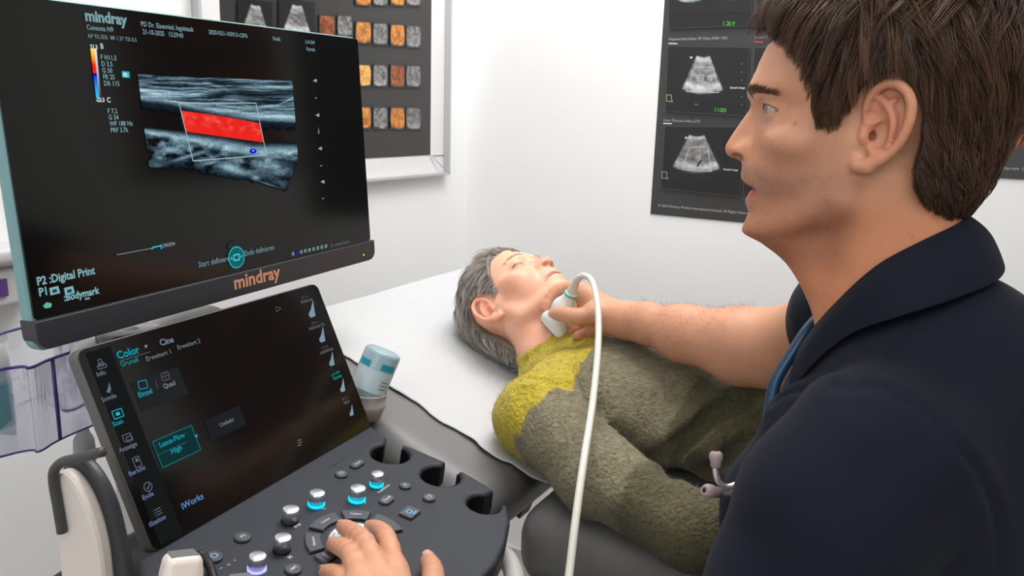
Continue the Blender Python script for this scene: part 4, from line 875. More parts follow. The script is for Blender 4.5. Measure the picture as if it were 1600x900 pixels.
M_skin = mat('skin', (1, 1, 1), 0.48, attr=True, bump=0.25, bscale=900, bdist=.0004, sss=.12, spec=.42)
M_hair = mat('hair', (1, 1, 1), 0.42, attr=True, spec=.5, bump=.02)
M_eye = mat('eye_surface', (1, 1, 1), 0.06, attr=True, spec=.6, bump=.002)
def eyeball(h, sg, look, iris, parent):
    e = MB(); c = h.w(sg * h.eye[0], h.eye[1], h.eye[2]); ax = nrm(h.A[1] * look[1] + h.A[0] * look[0] + h.A[2] * look[2]); R = 12.3 * h.s / 1000
    prof = []; cols = []
    an = np.concatenate([np.linspace(0.001, .55, 14), np.linspace(.62, 3.14, 22)])
    for a in an: prof.append((R * math.sin(a), R * math.cos(a) + (R * .06 * max(0, 1 - (a / .5) ** 2))))
    e.lathe(prof, c, ax, 28, caps=False); cl = []
    for a in an: cl += [(.004, .004, .004) if a < .17 else (tuple(np.array(iris) * (.6 if a > .44 else 1.0)) if a < .50 else (.44, .38, .35))] * 28
    e.c = [np.array(cl)]; return e.build('eyeball', M_eye, parent)
def skin_col(V, h, P, kind):
    """skin colouring: lips, stubble, redder nose, ears and knuckles, plus shade painted in nostrils"""
    P = np.asarray(P); q = h.q(P); x = np.abs(q[:, 0]); u = q[:, 1]; v = q[:, 2]; n = fbm(P * 60, 4); n2 = fbm(P * 400, 3); near = (np.linalg.norm(q - [0, 0, 0], axis=1) < 190)
    base = np.array(kind['base']); C = base[None, :] * (1 + .16 * (n - .5) + .12 * (n2 - .5))[:, None]
    red = .35 * gs(x, 0, 16) * gs(u, 105, 18) * gs(v, -12, 16) + .25 * gs(x, 40, 18) * gs(v, -14, 18) * (u > 40) + .5 * (x > 72) * (x < 105) * gs(u, -10, 26) * gs(v, 5, 34) * (u < 14)
    red = np.clip(red * near * kind.get('red', 1), 0, 1)[:, None]; C = C * (1 - red * (1 - np.array([1.04, .72, .66])))
    li = kind['lip']; ulx = np.clip(1 - (x / 25) ** 2, 0, 1)
    up = sst(v, li - .5, li + .2) * sst(-(v - li - kind['lu'] * ulx ** .7), 0, 1.5); lo = sst(-(v - li), -.5, .2) * sst(v - li + kind['ll'] * ulx ** .6, 0, 1.5)
    lm = (np.maximum(up, lo) * (ulx > .03) * (u > 60) * near)[:, None]; C = C * (1 - lm) + np.array(kind['lipc']) * lm
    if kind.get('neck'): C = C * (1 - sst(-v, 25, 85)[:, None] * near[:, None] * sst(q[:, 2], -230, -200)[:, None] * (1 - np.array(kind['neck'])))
    if kind.get('stubble'):
        sb = sst(-v, 22, 42) * sst(u, -5, 20) * near * (1 - lm[:, 0]) * sst(v, -125, -100) + gs(v, -31, 7) * gs(x, 0, 24) * (u > 80) * near * .5
        n3 = fbm(P * 1500, 2); sb = np.clip(sb, 0, 1) * (.45 + .8 * n3) * kind['stubble']; C = C * (1 - sb[:, None] * np.array([.36, .32, .24]))
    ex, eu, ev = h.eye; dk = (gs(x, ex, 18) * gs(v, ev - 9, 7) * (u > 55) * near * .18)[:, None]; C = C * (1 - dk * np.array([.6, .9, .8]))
    if h.closed: C = C * (1 - (.75 * np.exp(-((v - li + .008 * x * x) / 1.1) ** 2) * (x < 25) * (u > 60) * near)[:, None] * np.array([.8, 1, 1]))
    if h.closed: ln = (np.exp(-((v - (ev - 4.6 + .012 * (x - ex) ** 2)) / 1.5) ** 2) * (np.abs(x - ex) < 14) * (u > eu) * near)[:, None]; C = C * (1 - ln * .85)
    if not h.closed:
        w_ = ((x - ex) / 13.5); c_ = ev - .4 - .06 * (x - ex); upm = 3.9 * np.sqrt(np.clip(1 - w_ ** 2, 0, 1)) ** 1.2; lom = 2.8 * np.clip(1 - w_ ** 2, 0, 1)
        lash = (np.exp(-((v - c_ - upm - .6) / 1.0) ** 2) + .45 * np.exp(-((c_ - v - lom - .5) / .8) ** 2)) * (np.abs(x - ex) < 14) * (u > eu - 2) * near; C = C * (1 - .8 * np.clip(lash, 0, 1)[:, None])
    if not h.closed: mi_ = (gs(v, li, 2.0) * (x < 20) * (u > 55) * (u < h.mu - 3) * near)[:, None]; C = C * (1 - mi_ * .92)  # inside of the mouth slot darkened almost to black
    ns = (np.exp(-((x - 9) / 6) ** 2 - ((u - h.nu + 4) / 5) ** 2 - ((v - h.nv) / 3) ** 2) * near)[:, None]; C = C * (1 - .8 * np.clip(ns, 0, 1))  # nostril shade painted into the skin colour, on top of the carved openings
    if kind.get('moles'):
        for (mu, mv_, r) in kind['moles']: ml = (np.exp(-((u - mu) ** 2 + (v - mv_) ** 2) / r ** 2) * (q[:, 0] * kind['mside'] > 10))[:, None] * .6; C = C * (1 - ml * np.array([.55, .7, .75]))
    return np.clip(C, 0, 1)

# ------------------------------------------------------------------ the doctor
hd = nrm(ray(1350, 200)); DX = -hd; DU = -(RM[:, 0] - DX * (RM[:, 0] @ DX)); DU = nrm(DU); DV = nrm(np.cross(DU, DX)); DV = DV if DV[2] > 0 else -DV
DO = at(1355, 204, .655)
def sag(px, py, x=0.0):
    q = hit(px, py, DO + DX * x / 1000, DX) - DO; return q @ DU * 1000, q @ DV * 1000
prof_px = [(1200, 72), (1190, 93), (1183, 110), (1175, 127), (1170, 140), (1168.5, 150), (1175, 162), (1173, 170), (1163, 183), (1153, 197), (1143, 212), (1134, 227), (1133, 235), (1137, 243), (1146, 247.5), (1160, 250.5), (1161, 260), (1158.5, 270), (1159, 279), (1166, 286), (1175, 292), (1171, 301), (1165, 311), (1166, 319), (1172, 330), (1169, 343), (1170, 357), (1176, 369), (1188, 378)]
prof = [sag(*p)[::-1] for p in prof_px]; prof.append((80, 69))
plain_px = [(1200, 72), (1190, 93), (1183, 110), (1175, 127), (1173, 140), (1175, 150), (1179, 165), (1179, 190), (1176, 215), (1170, 240), (1166, 252), (1167, 270), (1172, 290), (1175, 310), (1174, 328), (1170, 343), (1170, 357), (1176, 369), (1188, 378)]
plain = [sag(*p)[::-1] for p in plain_px]; plain.append((80, 69))
eu_, ev_ = sag(1197, 171, 31)
HD = Head(DO, DX, DU, DV, 1.0, prof, plain, sag(1175, 293)[1], (31, eu_ - 12.0, ev_), False)
HD.nu, HD.nv = sag(1153, 245)[0] + 2, sag(1153, 245)[1]; HD.mu = sag(1175, 293)[0] + 10
def DL(x, u, v): return HD.w(x, u, v)
tup = np.array
docr = empty('person', (DL(0, -80, 0)[0], DL(0, -80, 0)[1], 0), 'man with brown hair in a dark navy short sleeved shirt, scanning the lying patient', 'person')
body = Solid(); HD.add(body); HD.ears(body, tilt=-.06, su=.86, sv=.95)
body.cap(DL(0, -16, -45), DL(0, -42, -170), .053, .058, k=.02)
body.cap(DL(0, 48, -84), DL(0, 2, -150), .020, .024, k=.03)
for sg in (1, -1): body.cap(DL(sg * 40, -18, -40), DL(sg * 18, 8, -165), .012, .013, k=.02)
DM = np.array([DX, DU, DV])
body.ell(DL(0, -72, -350), DM, (.150, .100, .20), k=.04)
body.cap(DL(-120, -50, -225), DL(120, -50, -225), .045, k=.04)
# arms: left hand rests on the console, right forearm reaches to the probe
elL = DL(172, 50, -430); shL = DL(158, -12, -215)
def ph(x, y, h_): P = hit(x, y, PO + pN * h_, pN); return P
wrL = ph(640, 985, .045)
body.chain([shL, (shL + elL) / 2, elL], [.046, .043, .037], k=.02)
body.chain([elL, elL * .6 + wrL * .4, wrL], [.038, .038, .026], k=.015)
def finger(so, pts, rad, k=.003):
    P = smooth_poly(pts, 3, False); r = np.interp(np.linspace(0, 1, len(P)), np.linspace(0, 1, len(rad)), rad); so.chain(list(P), list(r), k=k)
LF = {'index': [(618, 893, .046), (604, 842, .048), (590, 827, .030), (578, 824, .011)], 'middle': [(590, 893, .050), (570, 848, .052), (548, 829, .033), (535, 823, .011)],
      'ring': [(562, 906, .047), (548, 866, .046), (529, 853, .028), (520, 850, .010)], 'little': [(545, 930, .040), (534, 902, .036), (518, 894, .022), (508, 894, .010)],
      'thumb': [(652, 965, .030), (674, 922, .028), (676, 893, .020), (669, 877, .013)]}
for nm, pts in LF.items():
    P = [ph(*p) for p in pts]; r = {'index': (.0096, .0088, .0078, .0068), 'middle': (.0096, .0089, .0079, .0069), 'ring': (.0092, .0084, .0075, .0066), 'little': (.0086, .0076, .0068, .0060), 'thumb': (.0130, .0108, .0098, .0082)}[nm]
    finger(body, P, r)
    if nm != 'thumb': body.cap(P[0], wrL + (P[0] - wrL) * .12, .0108, .017, k=.008)
    else: body.cap(P[0], wrL, .015, .020, k=.012)
    LF[nm] = P
# right forearm and hand
rEl = at(1222, 545, .98); rWr = at(984, 502, 1.17); rSh = DL(-160, 0, -190)
body.chain([rSh, rEl], [.046, .045], k=.02)
body.chain([rEl, at(1160, 541, 1.01), at(1070, 521, 1.08), at(1010, 505, 1.14), rWr], [.049, .0465, .036, .0265, .0255], k=.02)
RF = {'index': [(918, 462, 1.225), (892, 449, 1.246), (866, 457, 1.250), (851, 482, 1.244)], 'middle': [(920, 480, 1.225), (905, 494, 1.262), (892, 508, 1.262), (882, 514, 1.25)],
      'ring': [(926, 494, 1.215), (912, 510, 1.235), (900, 517, 1.235), (890, 519, 1.228)], 'little': [(934, 504, 1.205), (922, 517, 1.212), (911, 523, 1.208), (902, 525, 1.20)],
      'thumb': [(932, 488, 1.185), (908, 495, 1.175), (887, 492, 1.178), (869, 490, 1.192)]}
for nm, pts in RF.items():
    P = [at(*p) for p in pts]; r = {'index': (.0130, .0100, .0086, .0074), 'middle': (.0130, .0100, .0086, .0074), 'ring': (.0120, .0095, .0082, .0072), 'little': (.0110, .0086, .0076, .0066), 'thumb': (.0150, .0125, .0112, .0096)}[nm]
    finger(body, P, r)
    body.cap(P[0], rWr, .015 if nm != 'thumb' else .016, .020, k=.014); RF[nm] = P
V, Q = body.mesh(.0018, wide=1.8)
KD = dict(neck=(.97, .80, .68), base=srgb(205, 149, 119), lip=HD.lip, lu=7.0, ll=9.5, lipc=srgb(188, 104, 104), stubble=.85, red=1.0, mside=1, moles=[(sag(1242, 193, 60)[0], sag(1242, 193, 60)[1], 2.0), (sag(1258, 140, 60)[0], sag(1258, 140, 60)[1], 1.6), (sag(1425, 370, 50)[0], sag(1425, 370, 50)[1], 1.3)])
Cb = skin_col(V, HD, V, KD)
hand = np.linalg.norm(V - wrL, axis=1) < .22
hn = fbm(V * 90, 3); tips = np.zeros(len(V))
for F_ in (LF, RF):
    for P in F_.values(): tips = np.maximum(tips, np.maximum(np.exp(-(np.linalg.norm(V - P[-1], axis=1) / .010) ** 2), .6 * np.exp(-(np.linalg.norm(V - P[1], axis=1) / .010) ** 2)))
Cb = Cb * (1 - tips[:, None] * np.array([.0, .16, .18]))
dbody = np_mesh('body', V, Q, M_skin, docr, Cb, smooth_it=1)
DV_, DQ_ = V, Q
M_nail = mat('nail', srgb(218, 166, 146), .25, bump=.01)
for F_, up in ((LF, pN), (RF, -hd)):
    for nm, P in F_.items():
        if F_ is RF and nm != 'thumb': continue
        d = nrm(P[-1] - P[-2]); n_ = nrm(up - d * (up @ d)); s_ = np.cross(d, n_); rr = .0078 if nm != 'thumb' else .0095
        def nf(U, Vv, P=P, d=d, n_=n_, s_=s_, rr=rr): a = (U - .5) * 1.5; L = (Vv - .35) * rr * 1.5; sh = 1 - .25 * (2 * Vv - 1) ** 6; return P[-1] + n_ * (rr * .98 * np.cos(a) * (1 - .12 * Vv))[..., None] + s_ * (rr * .86 * np.sin(a) * sh)[..., None] + d * L[..., None]
        nl = MB(); nl.grid(nf, 8, 8); nl.build('fingernail', M_nail, docr)
for sg in (1, -1): eyeball(HD, sg, (0.06 * sg, 1, .02), srgb(120, 125, 110), docr)

# eyebrows and lashes
def brow(h, name, parent, c0, c1, n, dens_v=3.4, side=(1, -1), ev_off=17, rad=.00022, ln=.009):
    R = []; D_ = []
    for sg in side:
        t = RS.rand(n); xs = 13 + 34 * t; vs = h.eye[2] + ev_off + 4 * np.sin(t * 2.2) - 5 * t ** 2 + (RS.rand(n) - .5) * dens_v * 2 * (1 - .6 * t)
        us_ = []
        for x_, v_ in zip(xs, vs):
            uu_ = np.arange(40, 108, .5); dd = h.fn(h.w(0, 0, 0) + (h.A[0] * x_ + h.A[2] * v_) * h.s / 1000 + h.A[1] * (uu_[:, None] * h.s / 1000)); ii = np.nonzero(dd < 0)[0]; us_.append(uu_[ii[-1]] if len(ii) else 80)
        P = h.O + (np.outer(xs * sg, h.A[0]) + np.outer(us_, h.A[1]) + np.outer(vs, h.A[2])) * h.s / 1000
        d = h.A[0] * sg * .85 - h.A[1] * .45 + h.A[2] * .25; R.append(P); D_.append(np.outer(np.ones(n), d) + h.A[2] * (.5 * (1 - t))[:, None] + (RS.rand(n, 3) - .5) * .3)
    R = np.concatenate(R); D_ = np.concatenate(D_); D_ /= np.linalg.norm(D_, axis=1, keepdims=True); L = ln * (.6 + .6 * RS.rand(len(R)))[:, None]
    return strands(name, R, lambda t: R + D_ * L * t + h.A[1] * (.0012 * math.sin(t * 3.0) + .0004), np.full(len(R), rad), c0, c1, M_hair, parent, seg=4)
for sg in (1, -1): brow(HD, 'eyebrow', docr, srgb(70, 52, 42), srgb(118, 92, 74), 330, side=(sg,), ev_off=12.5, dens_v=3.0)

# hair region drawn on the side view (u, v) of this head
hp_side = [(1232, 78), (1250, 93), (1256, 115), (1263, 135), (1271, 165), (1277, 202), (1304, 203), (1314, 184), (1330, 163), (1346, 146), (1362, 128), (1390, 116), (1416, 122), (1432, 145), (1438, 180), (1436, 225), (1426, 255), (1425, 285), (1440, 315), (1462, 336)]
HPOLY = np.array([sag(1212, 50)] + [sag(p[0], p[1], 62) for p in hp_side] + [sag(1475, 342, 30), sag(1512, 348), sag(1700, 300), sag(1700, -250), sag(1150, -250), sag(1195, -20)])
def hair_cap(h, poly, parent, thick, c0, c1, hh=.0026, ragged=3.0):
    def fn(P):
        q = h.q(P); x = np.abs(q[..., 0]); u = q[..., 1]; v = q[..., 2]
        d = ellq(x, u, v, (0, -8, 44), (74, 93, 80)); d = smn(d, ellq(x, u, v, (0, -30, -10), (62, 58, 70)), 25); d = smn(d, ellq(x, u, v, (0, 40, 8), (58, 40, 50)), 15)
        th = thick(x, u, v) + 5.0 * (noise3(np.stack([x * .12 + u * .10, u * .03 + v * .02, v * .11 - u * .05], -1) * 1.3) - .5) * sst(v, -40, 40)
        pd_ = poly_sdf(u, v + ragged * (noise3(np.stack([x * .2, u * .22, v * .08], -1)) - .5), poly)
        return np.maximum(d - th, pd_ + 1.0) * .8 / 1000 * h.s
    hs = Solid(); hs.add(fn, h.w(0, -20, 30), .155, k=.001); V, Q = hs.mesh(hh)
    n = fbm((V - h.O) @ h.A.T * np.array([60, 130, 60]), 3); hair = np_mesh('hair', V, Q, M_hair, parent, lerpc(c0, c1, n), smooth_it=1)
    VN = vnorm(V, Q); qv = h.q(V); sel = np.nonzero(np.linalg.norm(qv - [0, -8, 40], axis=1) > 60)[0]
    sel = sel[poly_sdf(qv[sel, 1], qv[sel, 2], poly) < -1.0]; sel = sel[((V[sel] - h.w(0, -8, 35)) * VN[sel]).sum(1) > 0]
    return hair, V[sel], VN[sel]
hair, HV, HN = hair_cap(HD, HPOLY, docr, lambda x, u, v: 4 + 9 * sst(v, 10, 70) + 4 * sst(-u, 20, 80), srgb(38, 27, 21), srgb(62, 44, 33))
def hair_strands(name, N, h, poly, Vs, Ns, flow, lenf, rad, c0, c1, parent, lift, clump=.55, seg=8, over=2.0, grav=.25):
    pick = RS.randint(0, len(Vs), N); P0 = Vs[pick] + (RS.rand(N, 3) - .5) * .003; N0 = Ns[pick]
    ncl = N // 14; g = RS.randint(0, N, ncl); near_ = np.zeros(N, int)
    for i in range(0, N, 2000): near_[i:i + 2000] = g[np.argmin(((P0[i:i + 2000, None, :] - P0[g][None]) ** 2).sum(-1), 1)]
    Q0 = h.q(P0); F = flow(Q0) + (RS.rand(N, 3) - .5) * .22; G0 = F[near_] * .75 + F * .25; rn = RS.rand(N)[near_]; G0 = G0 + (np.stack([RS.rand(N), RS.rand(N), RS.rand(N)], 1)[near_] - .5) * (.5 + .7 * sst(Q0[:, 2], 50, 100))[:, None]
    D = G0 @ h.A; L = lenf(Q0) * (.7 + .5 * RS.rand(N)) * (.8 + .4 * rn); lf = lift * (.4 + 1.1 * rn); C = h.w(0, -8, 30); steps = seg - 1
    def run(L):
        path = [P0 - N0 * .002]; P = P0.copy(); Nn = N0.copy()
        for s in range(steps):
            t = (s + 1) / steps; d = D - Nn * (D * Nn).sum(1, keepdims=True); d /= np.linalg.norm(d, axis=1, keepdims=True) + 1e-9
            d = d + Nn * (lf * math.cos(t * 2.2))[:, None] + np.array([0, 0, -grav]) * t; d /= np.linalg.norm(d, axis=1, keepdims=True)
            P = P + d * (L / steps)[:, None]; rvec = P - C; Nn = .6 * Nn + .4 * rvec / np.linalg.norm(rvec, axis=1, keepdims=True); Nn /= np.linalg.norm(Nn, axis=1, keepdims=True); path.append(P.copy())
        return np.stack(path, 1)
    path = run(L); qq = h.q(path.reshape(-1, 3)); pd_ = poly_sdf(qq[:, 1], qq[:, 2], poly).reshape(N, seg)      # cut hair at the hairline
    pd_ = np.where((qq[:, 1].reshape(N, seg) > 50) & (qq[:, 2].reshape(N, seg) > 86), -9, pd_); bad = pd_ > over * (.4 + 1.4 * RS.rand(N, 1)); first = np.where(bad.any(1), bad.argmax(1), seg); L = L * np.clip((first - .3) / steps, .18, 1); path = run(L)
    ts = np.linspace(0, 1, seg); off = path - path[near_]; short = np.minimum(1, L / (L[near_] + 1e-6)) * (L[near_] < L * 1.6)
    path = path - off * (clump * ts ** 1.2)[None, :, None] * ((np.linalg.norm(P0 - P0[near_], axis=1) < .02) * short)[:, None, None]
    return strands(name, P0, lambda t: path[:, int(round(t * (seg - 1)))], rad * (.7 + .6 * RS.rand(N)), c0, c1, M_hair, parent, seg=seg, cv0=RS.rand(N)[near_] ** 1.4)
def flowD(q):
    x, u, v = q[:, 0], q[:, 1], q[:, 2]; s = np.sign(x); top = sst(v, 78, 112); fr = sst(u, 5, 60)
    side = np.stack([s * .0, .10 - .55 * sst(-u, -30, 40) + .35 * fr, -np.ones(len(x))], 1)
    tp_ = np.stack([.35 + 0 * x, .30 + 1.3 * fr, -.35 + 0 * x], 1); f = side * (1 - top[:, None]) + tp_ * top[:, None]; return f
def lenD(q): return np.interp(q[:, 2], [-90, -40, 10, 60, 110], [.012, .020, .028, .042, .058])
hair_strands('hair_strands', 16000, HD, HPOLY, HV, HN, flowD, lenD, .00030, srgb(34, 23, 17), srgb(112, 78, 55), hair, .34)

# forearm hair
fs = np.nonzero((np.linalg.norm(DV_ - rWr, axis=1) < .27) & ((DV_ - rWr) @ nrm(rEl - rWr) > .02) & ((DV_ - rWr) @ nrm(rEl - rWr) < .21))[0]; VNd = vnorm(DV_, DQ_)
fs = fs[(VNd[fs, 2] > -.1)]; fs = RS.choice(fs, 900); R0 = DV_[fs]; dd = nrm(rWr - rEl) * .3 + np.array([0, 0, -.15]); D0 = VNd[fs] * .35 + dd + np.stack([RS.rand(900), RS.rand(900), RS.rand(900)], 1) * .7 - .35; D0 /= np.linalg.norm(D0, axis=1, keepdims=True)
strands('arm_hair', R0, lambda t: R0 + D0 * .010 * t + dd * .006 * t * t, np.full(900, .00009), srgb(120, 82, 55), srgb(165, 120, 85), M_hair, docr, seg=4)

# shirt
M_shirt = mat('navy_cotton', srgb(17, 22, 36), 0.85, bump=.35, bscale=1800, bdist=.0004, colnoise=.12, cnscale=14, sheen=.02, spec=.25)
sh = Solid()
sh.ell(DL(0, -70, -350), DM, (.172, .118, .235), k=.05)
sh.cap(DL(-132, -46, -222), DL(0, -62, -205), .050, .062, k=.05); sh.cap(DL(0, -62, -205), DL(140, -40, -222), .062, .052, k=.05)
sh.ell(DL(0, -90, -235), DM, (.120, .062, .095), k=.05)
sh.ell(DL(0, -36, -206), DM, (.070, .056, .058), k=.04)
sh.chain([DL(148, -22, -222), DL(160, 0, -262)], [.062, .062], k=.018)
shE = elL + (shL - elL) * -.02
sh.chain([DL(160, 0, -262), DL(167, 22, -330), shE], [.062, .060, .058], k=.02)
sh.cap(DL(50, 26, -252), DL(52, 46, -312), .040, k=.03); sh.cap(DL(52, 46, -312), DL(40, 40, -430), .042, .06, k=.03)
cf = at(1290, 524, .935); sh.chain([rSh, cf], [.060, .053], k=.03)
dcf = nrm(rEl - rSh); sh.cap(cf - dcf * .012, cf + dcf * .002, .0545, .0545, k=.004); sh.cap(cf + dcf * .014, cf + dcf * .08, .0475, .052, k=.003, op='s')
seam_px = [(1182, 668), (1210, 630), (1250, 612), (1310, 605), (1370, 608), (1410, 622), (1450, 650), (1490, 692), (1530, 745), (1552, 800), (1560, 860), (1562, 920)]
def wrinkle(P):
    q = HD.q(P); x, u, v = q[..., 0], q[..., 1], q[..., 2]
    w_ = .0034 * (noise3(np.stack([x * .012, u * .014 + v * .010, v * .016 - u * .010], -1) + 3.3) - .5)
    w_ = w_ + .0056 * (noise3(np.stack([x * .02 + 9, (u - v) * .006, (u + v) * .022], -1)) - .5); return w_
sh.add(wrinkle, DL(0, -40, -300), .45, k=.001, op='d')
# find where each seam pixel meets the shirt, then press a groove there
def march(so_, px, py, t0=.2, t1=1.3):
    D = ray(px, py); ts = np.arange(t0, t1, .002); P = CAM + D * ts[:, None]; F = so_.ev(P[:, None, :], P, .02)[:, 0]; i = np.nonzero(F < 0)[0]; return P[i[0]] if len(i) else None
sp_ = [march(sh, *p) for p in seam_px]; sp_ = [p for p in sp_ if p is not None]
sp_ = smooth_poly(sp_, 4, False)
def seamd(P):
    d = np.full(P.shape[:-1], 9.)
    for a, b in zip(sp_[:-1], sp_[1:]):
        ba = b - a; t = np.clip(((P - a) @ ba) / (ba @ ba + 1e-12), 0, 1); d = np.minimum(d, np.linalg.norm(P - a - t[..., None] * ba, axis=-1))
    return .0030 * np.exp(-(d / .0028) ** 2) - .0016 * np.exp(-((d - .009) / .006) ** 2)
sh.add(seamd, np.mean(sp_, 0), .25, k=.001, op='d')
s2_ = [march(sh, *p) for p in [(1432, 490), (1420, 515), (1402, 548), (1388, 580), (1372, 606)]]; s2_ = [p for p in s2_ if p is not None]
if len(s2_) > 2:
    def seam2(P):
        d = np.full(P.shape[:-1], 9.)
        for a, b in zip(s2_[:-1], s2_[1:]):
            ba = b - a; t = np.clip(((P - a) @ ba) / (ba @ ba + 1e-12), 0, 1); d = np.minimum(d, np.linalg.norm(P - a - t[..., None] * ba, axis=-1))
        return .0012 * np.exp(-(d / .003) ** 2) - .0008 * np.exp(-((d - .008) / .005) ** 2)
    sh.add(seam2, np.mean(s2_, 0), .12, k=.001, op='d')
V, Q = sh.mesh(.0032, wide=2.2); shirt = np_mesh('shirt', V, Q, M_shirt, docr, smooth_it=1)
# folded collar
topr = [(0, -79, -68), (30, -70, -72), (54, -44, -84), (60, -16, -102), (50, 8, -130), (34, 26, -158), (16, 38, -182)]
lowr = [(0, -106, -106), (42, -96, -111), (80, -63, -121), (88, -32, -134), (76, 0, -154), (57, 25, -186), (40, 45, -222)]
midr = [tuple(np.array(a) * .55 + np.array(b) * .45 + np.array([a[0] and 4, -4 if i < 3 else 1, 5])) for i, (a, b) in enumerate(zip(topr, lowr))]
def full(r): L = [(-x, u, v) for x, u, v in r[::-1][:-1]]; return smooth_poly(np.array(L + r, float), 6, False)
inn = [(x * .95, u * .96, v - 26) for x, u, v in topr]
rows = [full([(x * .93, u + (4 if i < 3 else -2), v - 14) for i, (x, u, v) in enumerate(topr)]), full([(x * .985, u + (1 if i < 3 else 0), v - 2) for i, (x, u, v) in enumerate(topr)]), full([(x * 1.02, u - 1, v + .6) for x, u, v in topr]), full(midr), full([(x * .99, u, v + 4) for x, u, v in lowr]), full(lowr)]
RW = np.stack([smooth_poly(np.array([r[i] for r in rows]), 4, False) for i in range(len(rows[0]))], 0)
cm = MB(); Pw = np.array([[DL(*p) for p in r] for r in RW]); nu, nv = Pw.shape[:2]; idx = np.arange(nu * nv).reshape(nu, nv)
cm.add(Pw.reshape(-1, 3), np.stack([idx[:-1, :-1], idx[1:, :-1], idx[1:, 1:], idx[:-1, 1:]], -1).reshape(-1, 4).tolist()); co = cm.build('collar', M_shirt, shirt)
md = co.modifiers.new('thickness', 'SOLIDIFY'); md.thickness = .0022; md.offset = 0
md = co.modifiers.new('smooth', 'SUBSURF'); md.levels = 1; md.render_levels = 1

# seated lower body on a stool, out of the photograph's frame
lb_ = Solid(); lb_.ell(DL(0, -70, -560), DM, (.180, .130, .110), k=.05)
for sg in (1, -1):
    hp_ = DL(sg * 95, -40, -600); kn = hp_ + DU * .36 - UPV * .03 + DX * sg * .03; an_ = kn - UPV * (kn[2] - .09) - DU * .04; lb_.chain([hp_, kn, an_], [.085, .062, .045], k=.03)
V, Q = lb_.mesh(.007); np_mesh('trousers', V, Q, mat('dark_trouser_cloth', srgb(30, 32, 40), .9, bump=.2, bscale=500), docr)
for sg in (1, -1):
    hp_ = DL(sg * 95, -40, -600); kn = hp_ + DU * .36 - UPV * .03 + DX * sg * .03; so = Solid(); c = np.array([kn[0], kn[1], .04]) + DU * .02; so.rbox(c, np.array([DU, DX, UPV]), (.13, .045, .038), .035); V, Q = so.mesh(.006); np_mesh('shoe', V, Q, M_black, docr)
sc_ = DL(0, -60, 0); sc_ = np.array([sc_[0], sc_[1], 0]); zs = DL(0, 0, -690)[2]
stl = empty('stool', tuple(sc_), 'black round stool under the seated doctor', 'stool')
MB().lathe([(.01, zs - .06), (.17, zs - .055), (.18, zs - .03), (.175, zs), (.16, zs + .008), (.01, zs + .01)], sc_, UPV, 40).build('seat', M_vinyl, stl)
MB().lathe([(.022, .06), (.022, zs - .05)], sc_, UPV, 20).build('post', M_chrome, stl)
for k in range(5):
    a = k * 2 * math.pi / 5; e_ = sc_ + np.array([.24 * math.cos(a), .24 * math.sin(a), .06]); MB().tube([sc_ + UPV * .09, e_], .014, 10).build('leg', M_black, stl); MB().tube([e_ - np.array([.008, 0, .03]), e_ + np.array([.008, 0, -.03])], .029, 16).build('caster', M_black, stl)

# ------------------------------------------------------------------ the patient
def hz(px, py, z): return hit(px, py, np.array([0, 0, z]), UPV)
PA = np.array([[-.7628, -.6295, .148], [.2837, -.1202, .9513], [-.581, .7677, .2703]]); PHO = np.array([.0201, 1.3063, .9558])
pprof = [(76, 72), (62, 80), (48, 85), (36, 88), (28, 88.5), (20, 85), (15, 86), (8, 91), (0, 97), (-8, 103), (-14, 106), (-18, 105.5), (-22, 101), (-25, 93), (-30, 91), (-36, 92.5), (-40, 94), (-44, 92), (-46, 89.5), (-48, 91), (-53, 92.5), (-58, 89), (-63, 86), (-70, 88), (-78, 88), (-85, 84), (-90, 77)]
pplain = [(80, 70), (62, 80), (48, 85), (36, 88), (24, 86), (10, 85), (-5, 86), (-20, 88.5), (-30, 90), (-45, 88), (-58, 86), (-70, 88), (-78, 88), (-85, 84), (-90, 77)]
HP = Head(PHO, PA[0], PA[1], PA[2], .968, pprof, pplain, -46, (31, 69, 15), True, nose_w=.92)
HP.nu, HP.nv, HP.mu = 99, -23, 88; HP.lat = 4.0
pr_ = empty('person', tuple(couch(-.35, .26, 0)), 'woman with short grey hair in a yellow and olive sweater lying on the couch', 'person')
pb_ = Solid(); HP.add(pb_); HP.ears(pb_, tilt=.10, su=.72, sv=.92)
nk = HP.w(0, -32, -104); c7 = couch(.02, .235, .065)
pb_.cap(HP.w(0, -18, -40), nk, .048, .050, k=.02); pb_.cap(nk, c7, .050, .060, k=.02)
pb_.cap(HP.w(0, 46, -82), HP.w(0, 6, -125), .016, .020, k=.03)
for sg in (1, -1): pb_.cap(HP.w(sg * 42, -16, -35), HP.w(sg * 14, 12, -135), .010, .010, k=.018)
AC = np.array([ea, eb, UPV])
pb_.ell(couch(-.10, .25, .070), AC, (.15, .11, .045), k=.03)
pb_.ell(couch(-.34, .25, .055), AC, (.20, .10, .035), k=.03)
shN = hz(843, 652, .866); elN = hz(1080, 829, .827); wrN = couch(-.47, .06, .055); shF = couch(.02, .40, .085); elF = couch(-.26, .50, .05)
pb_.chain([shN, elN, wrN], [.042, .026, .024], k=.02); pb_.chain([shF, elF], [.045, .038], k=.02)
pb_.chain([wrN, wrN - ea * .10 + eb * .05], [.028, .022], k=.02)
V, Q = pb_.mesh(.0022)
KP = dict(base=srgb(238, 176, 148), lip=-46, lu=4.5, ll=5.0, lipc=srgb(196, 124, 112), red=1.1)
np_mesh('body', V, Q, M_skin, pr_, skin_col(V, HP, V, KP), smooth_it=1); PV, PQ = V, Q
for sg in (1, -1): brow(HP, 'eyebrow', pr_, srgb(176, 142, 120), srgb(200, 168, 146), 110, 2.0, side=(sg,), rad=.00016, ln=.006)
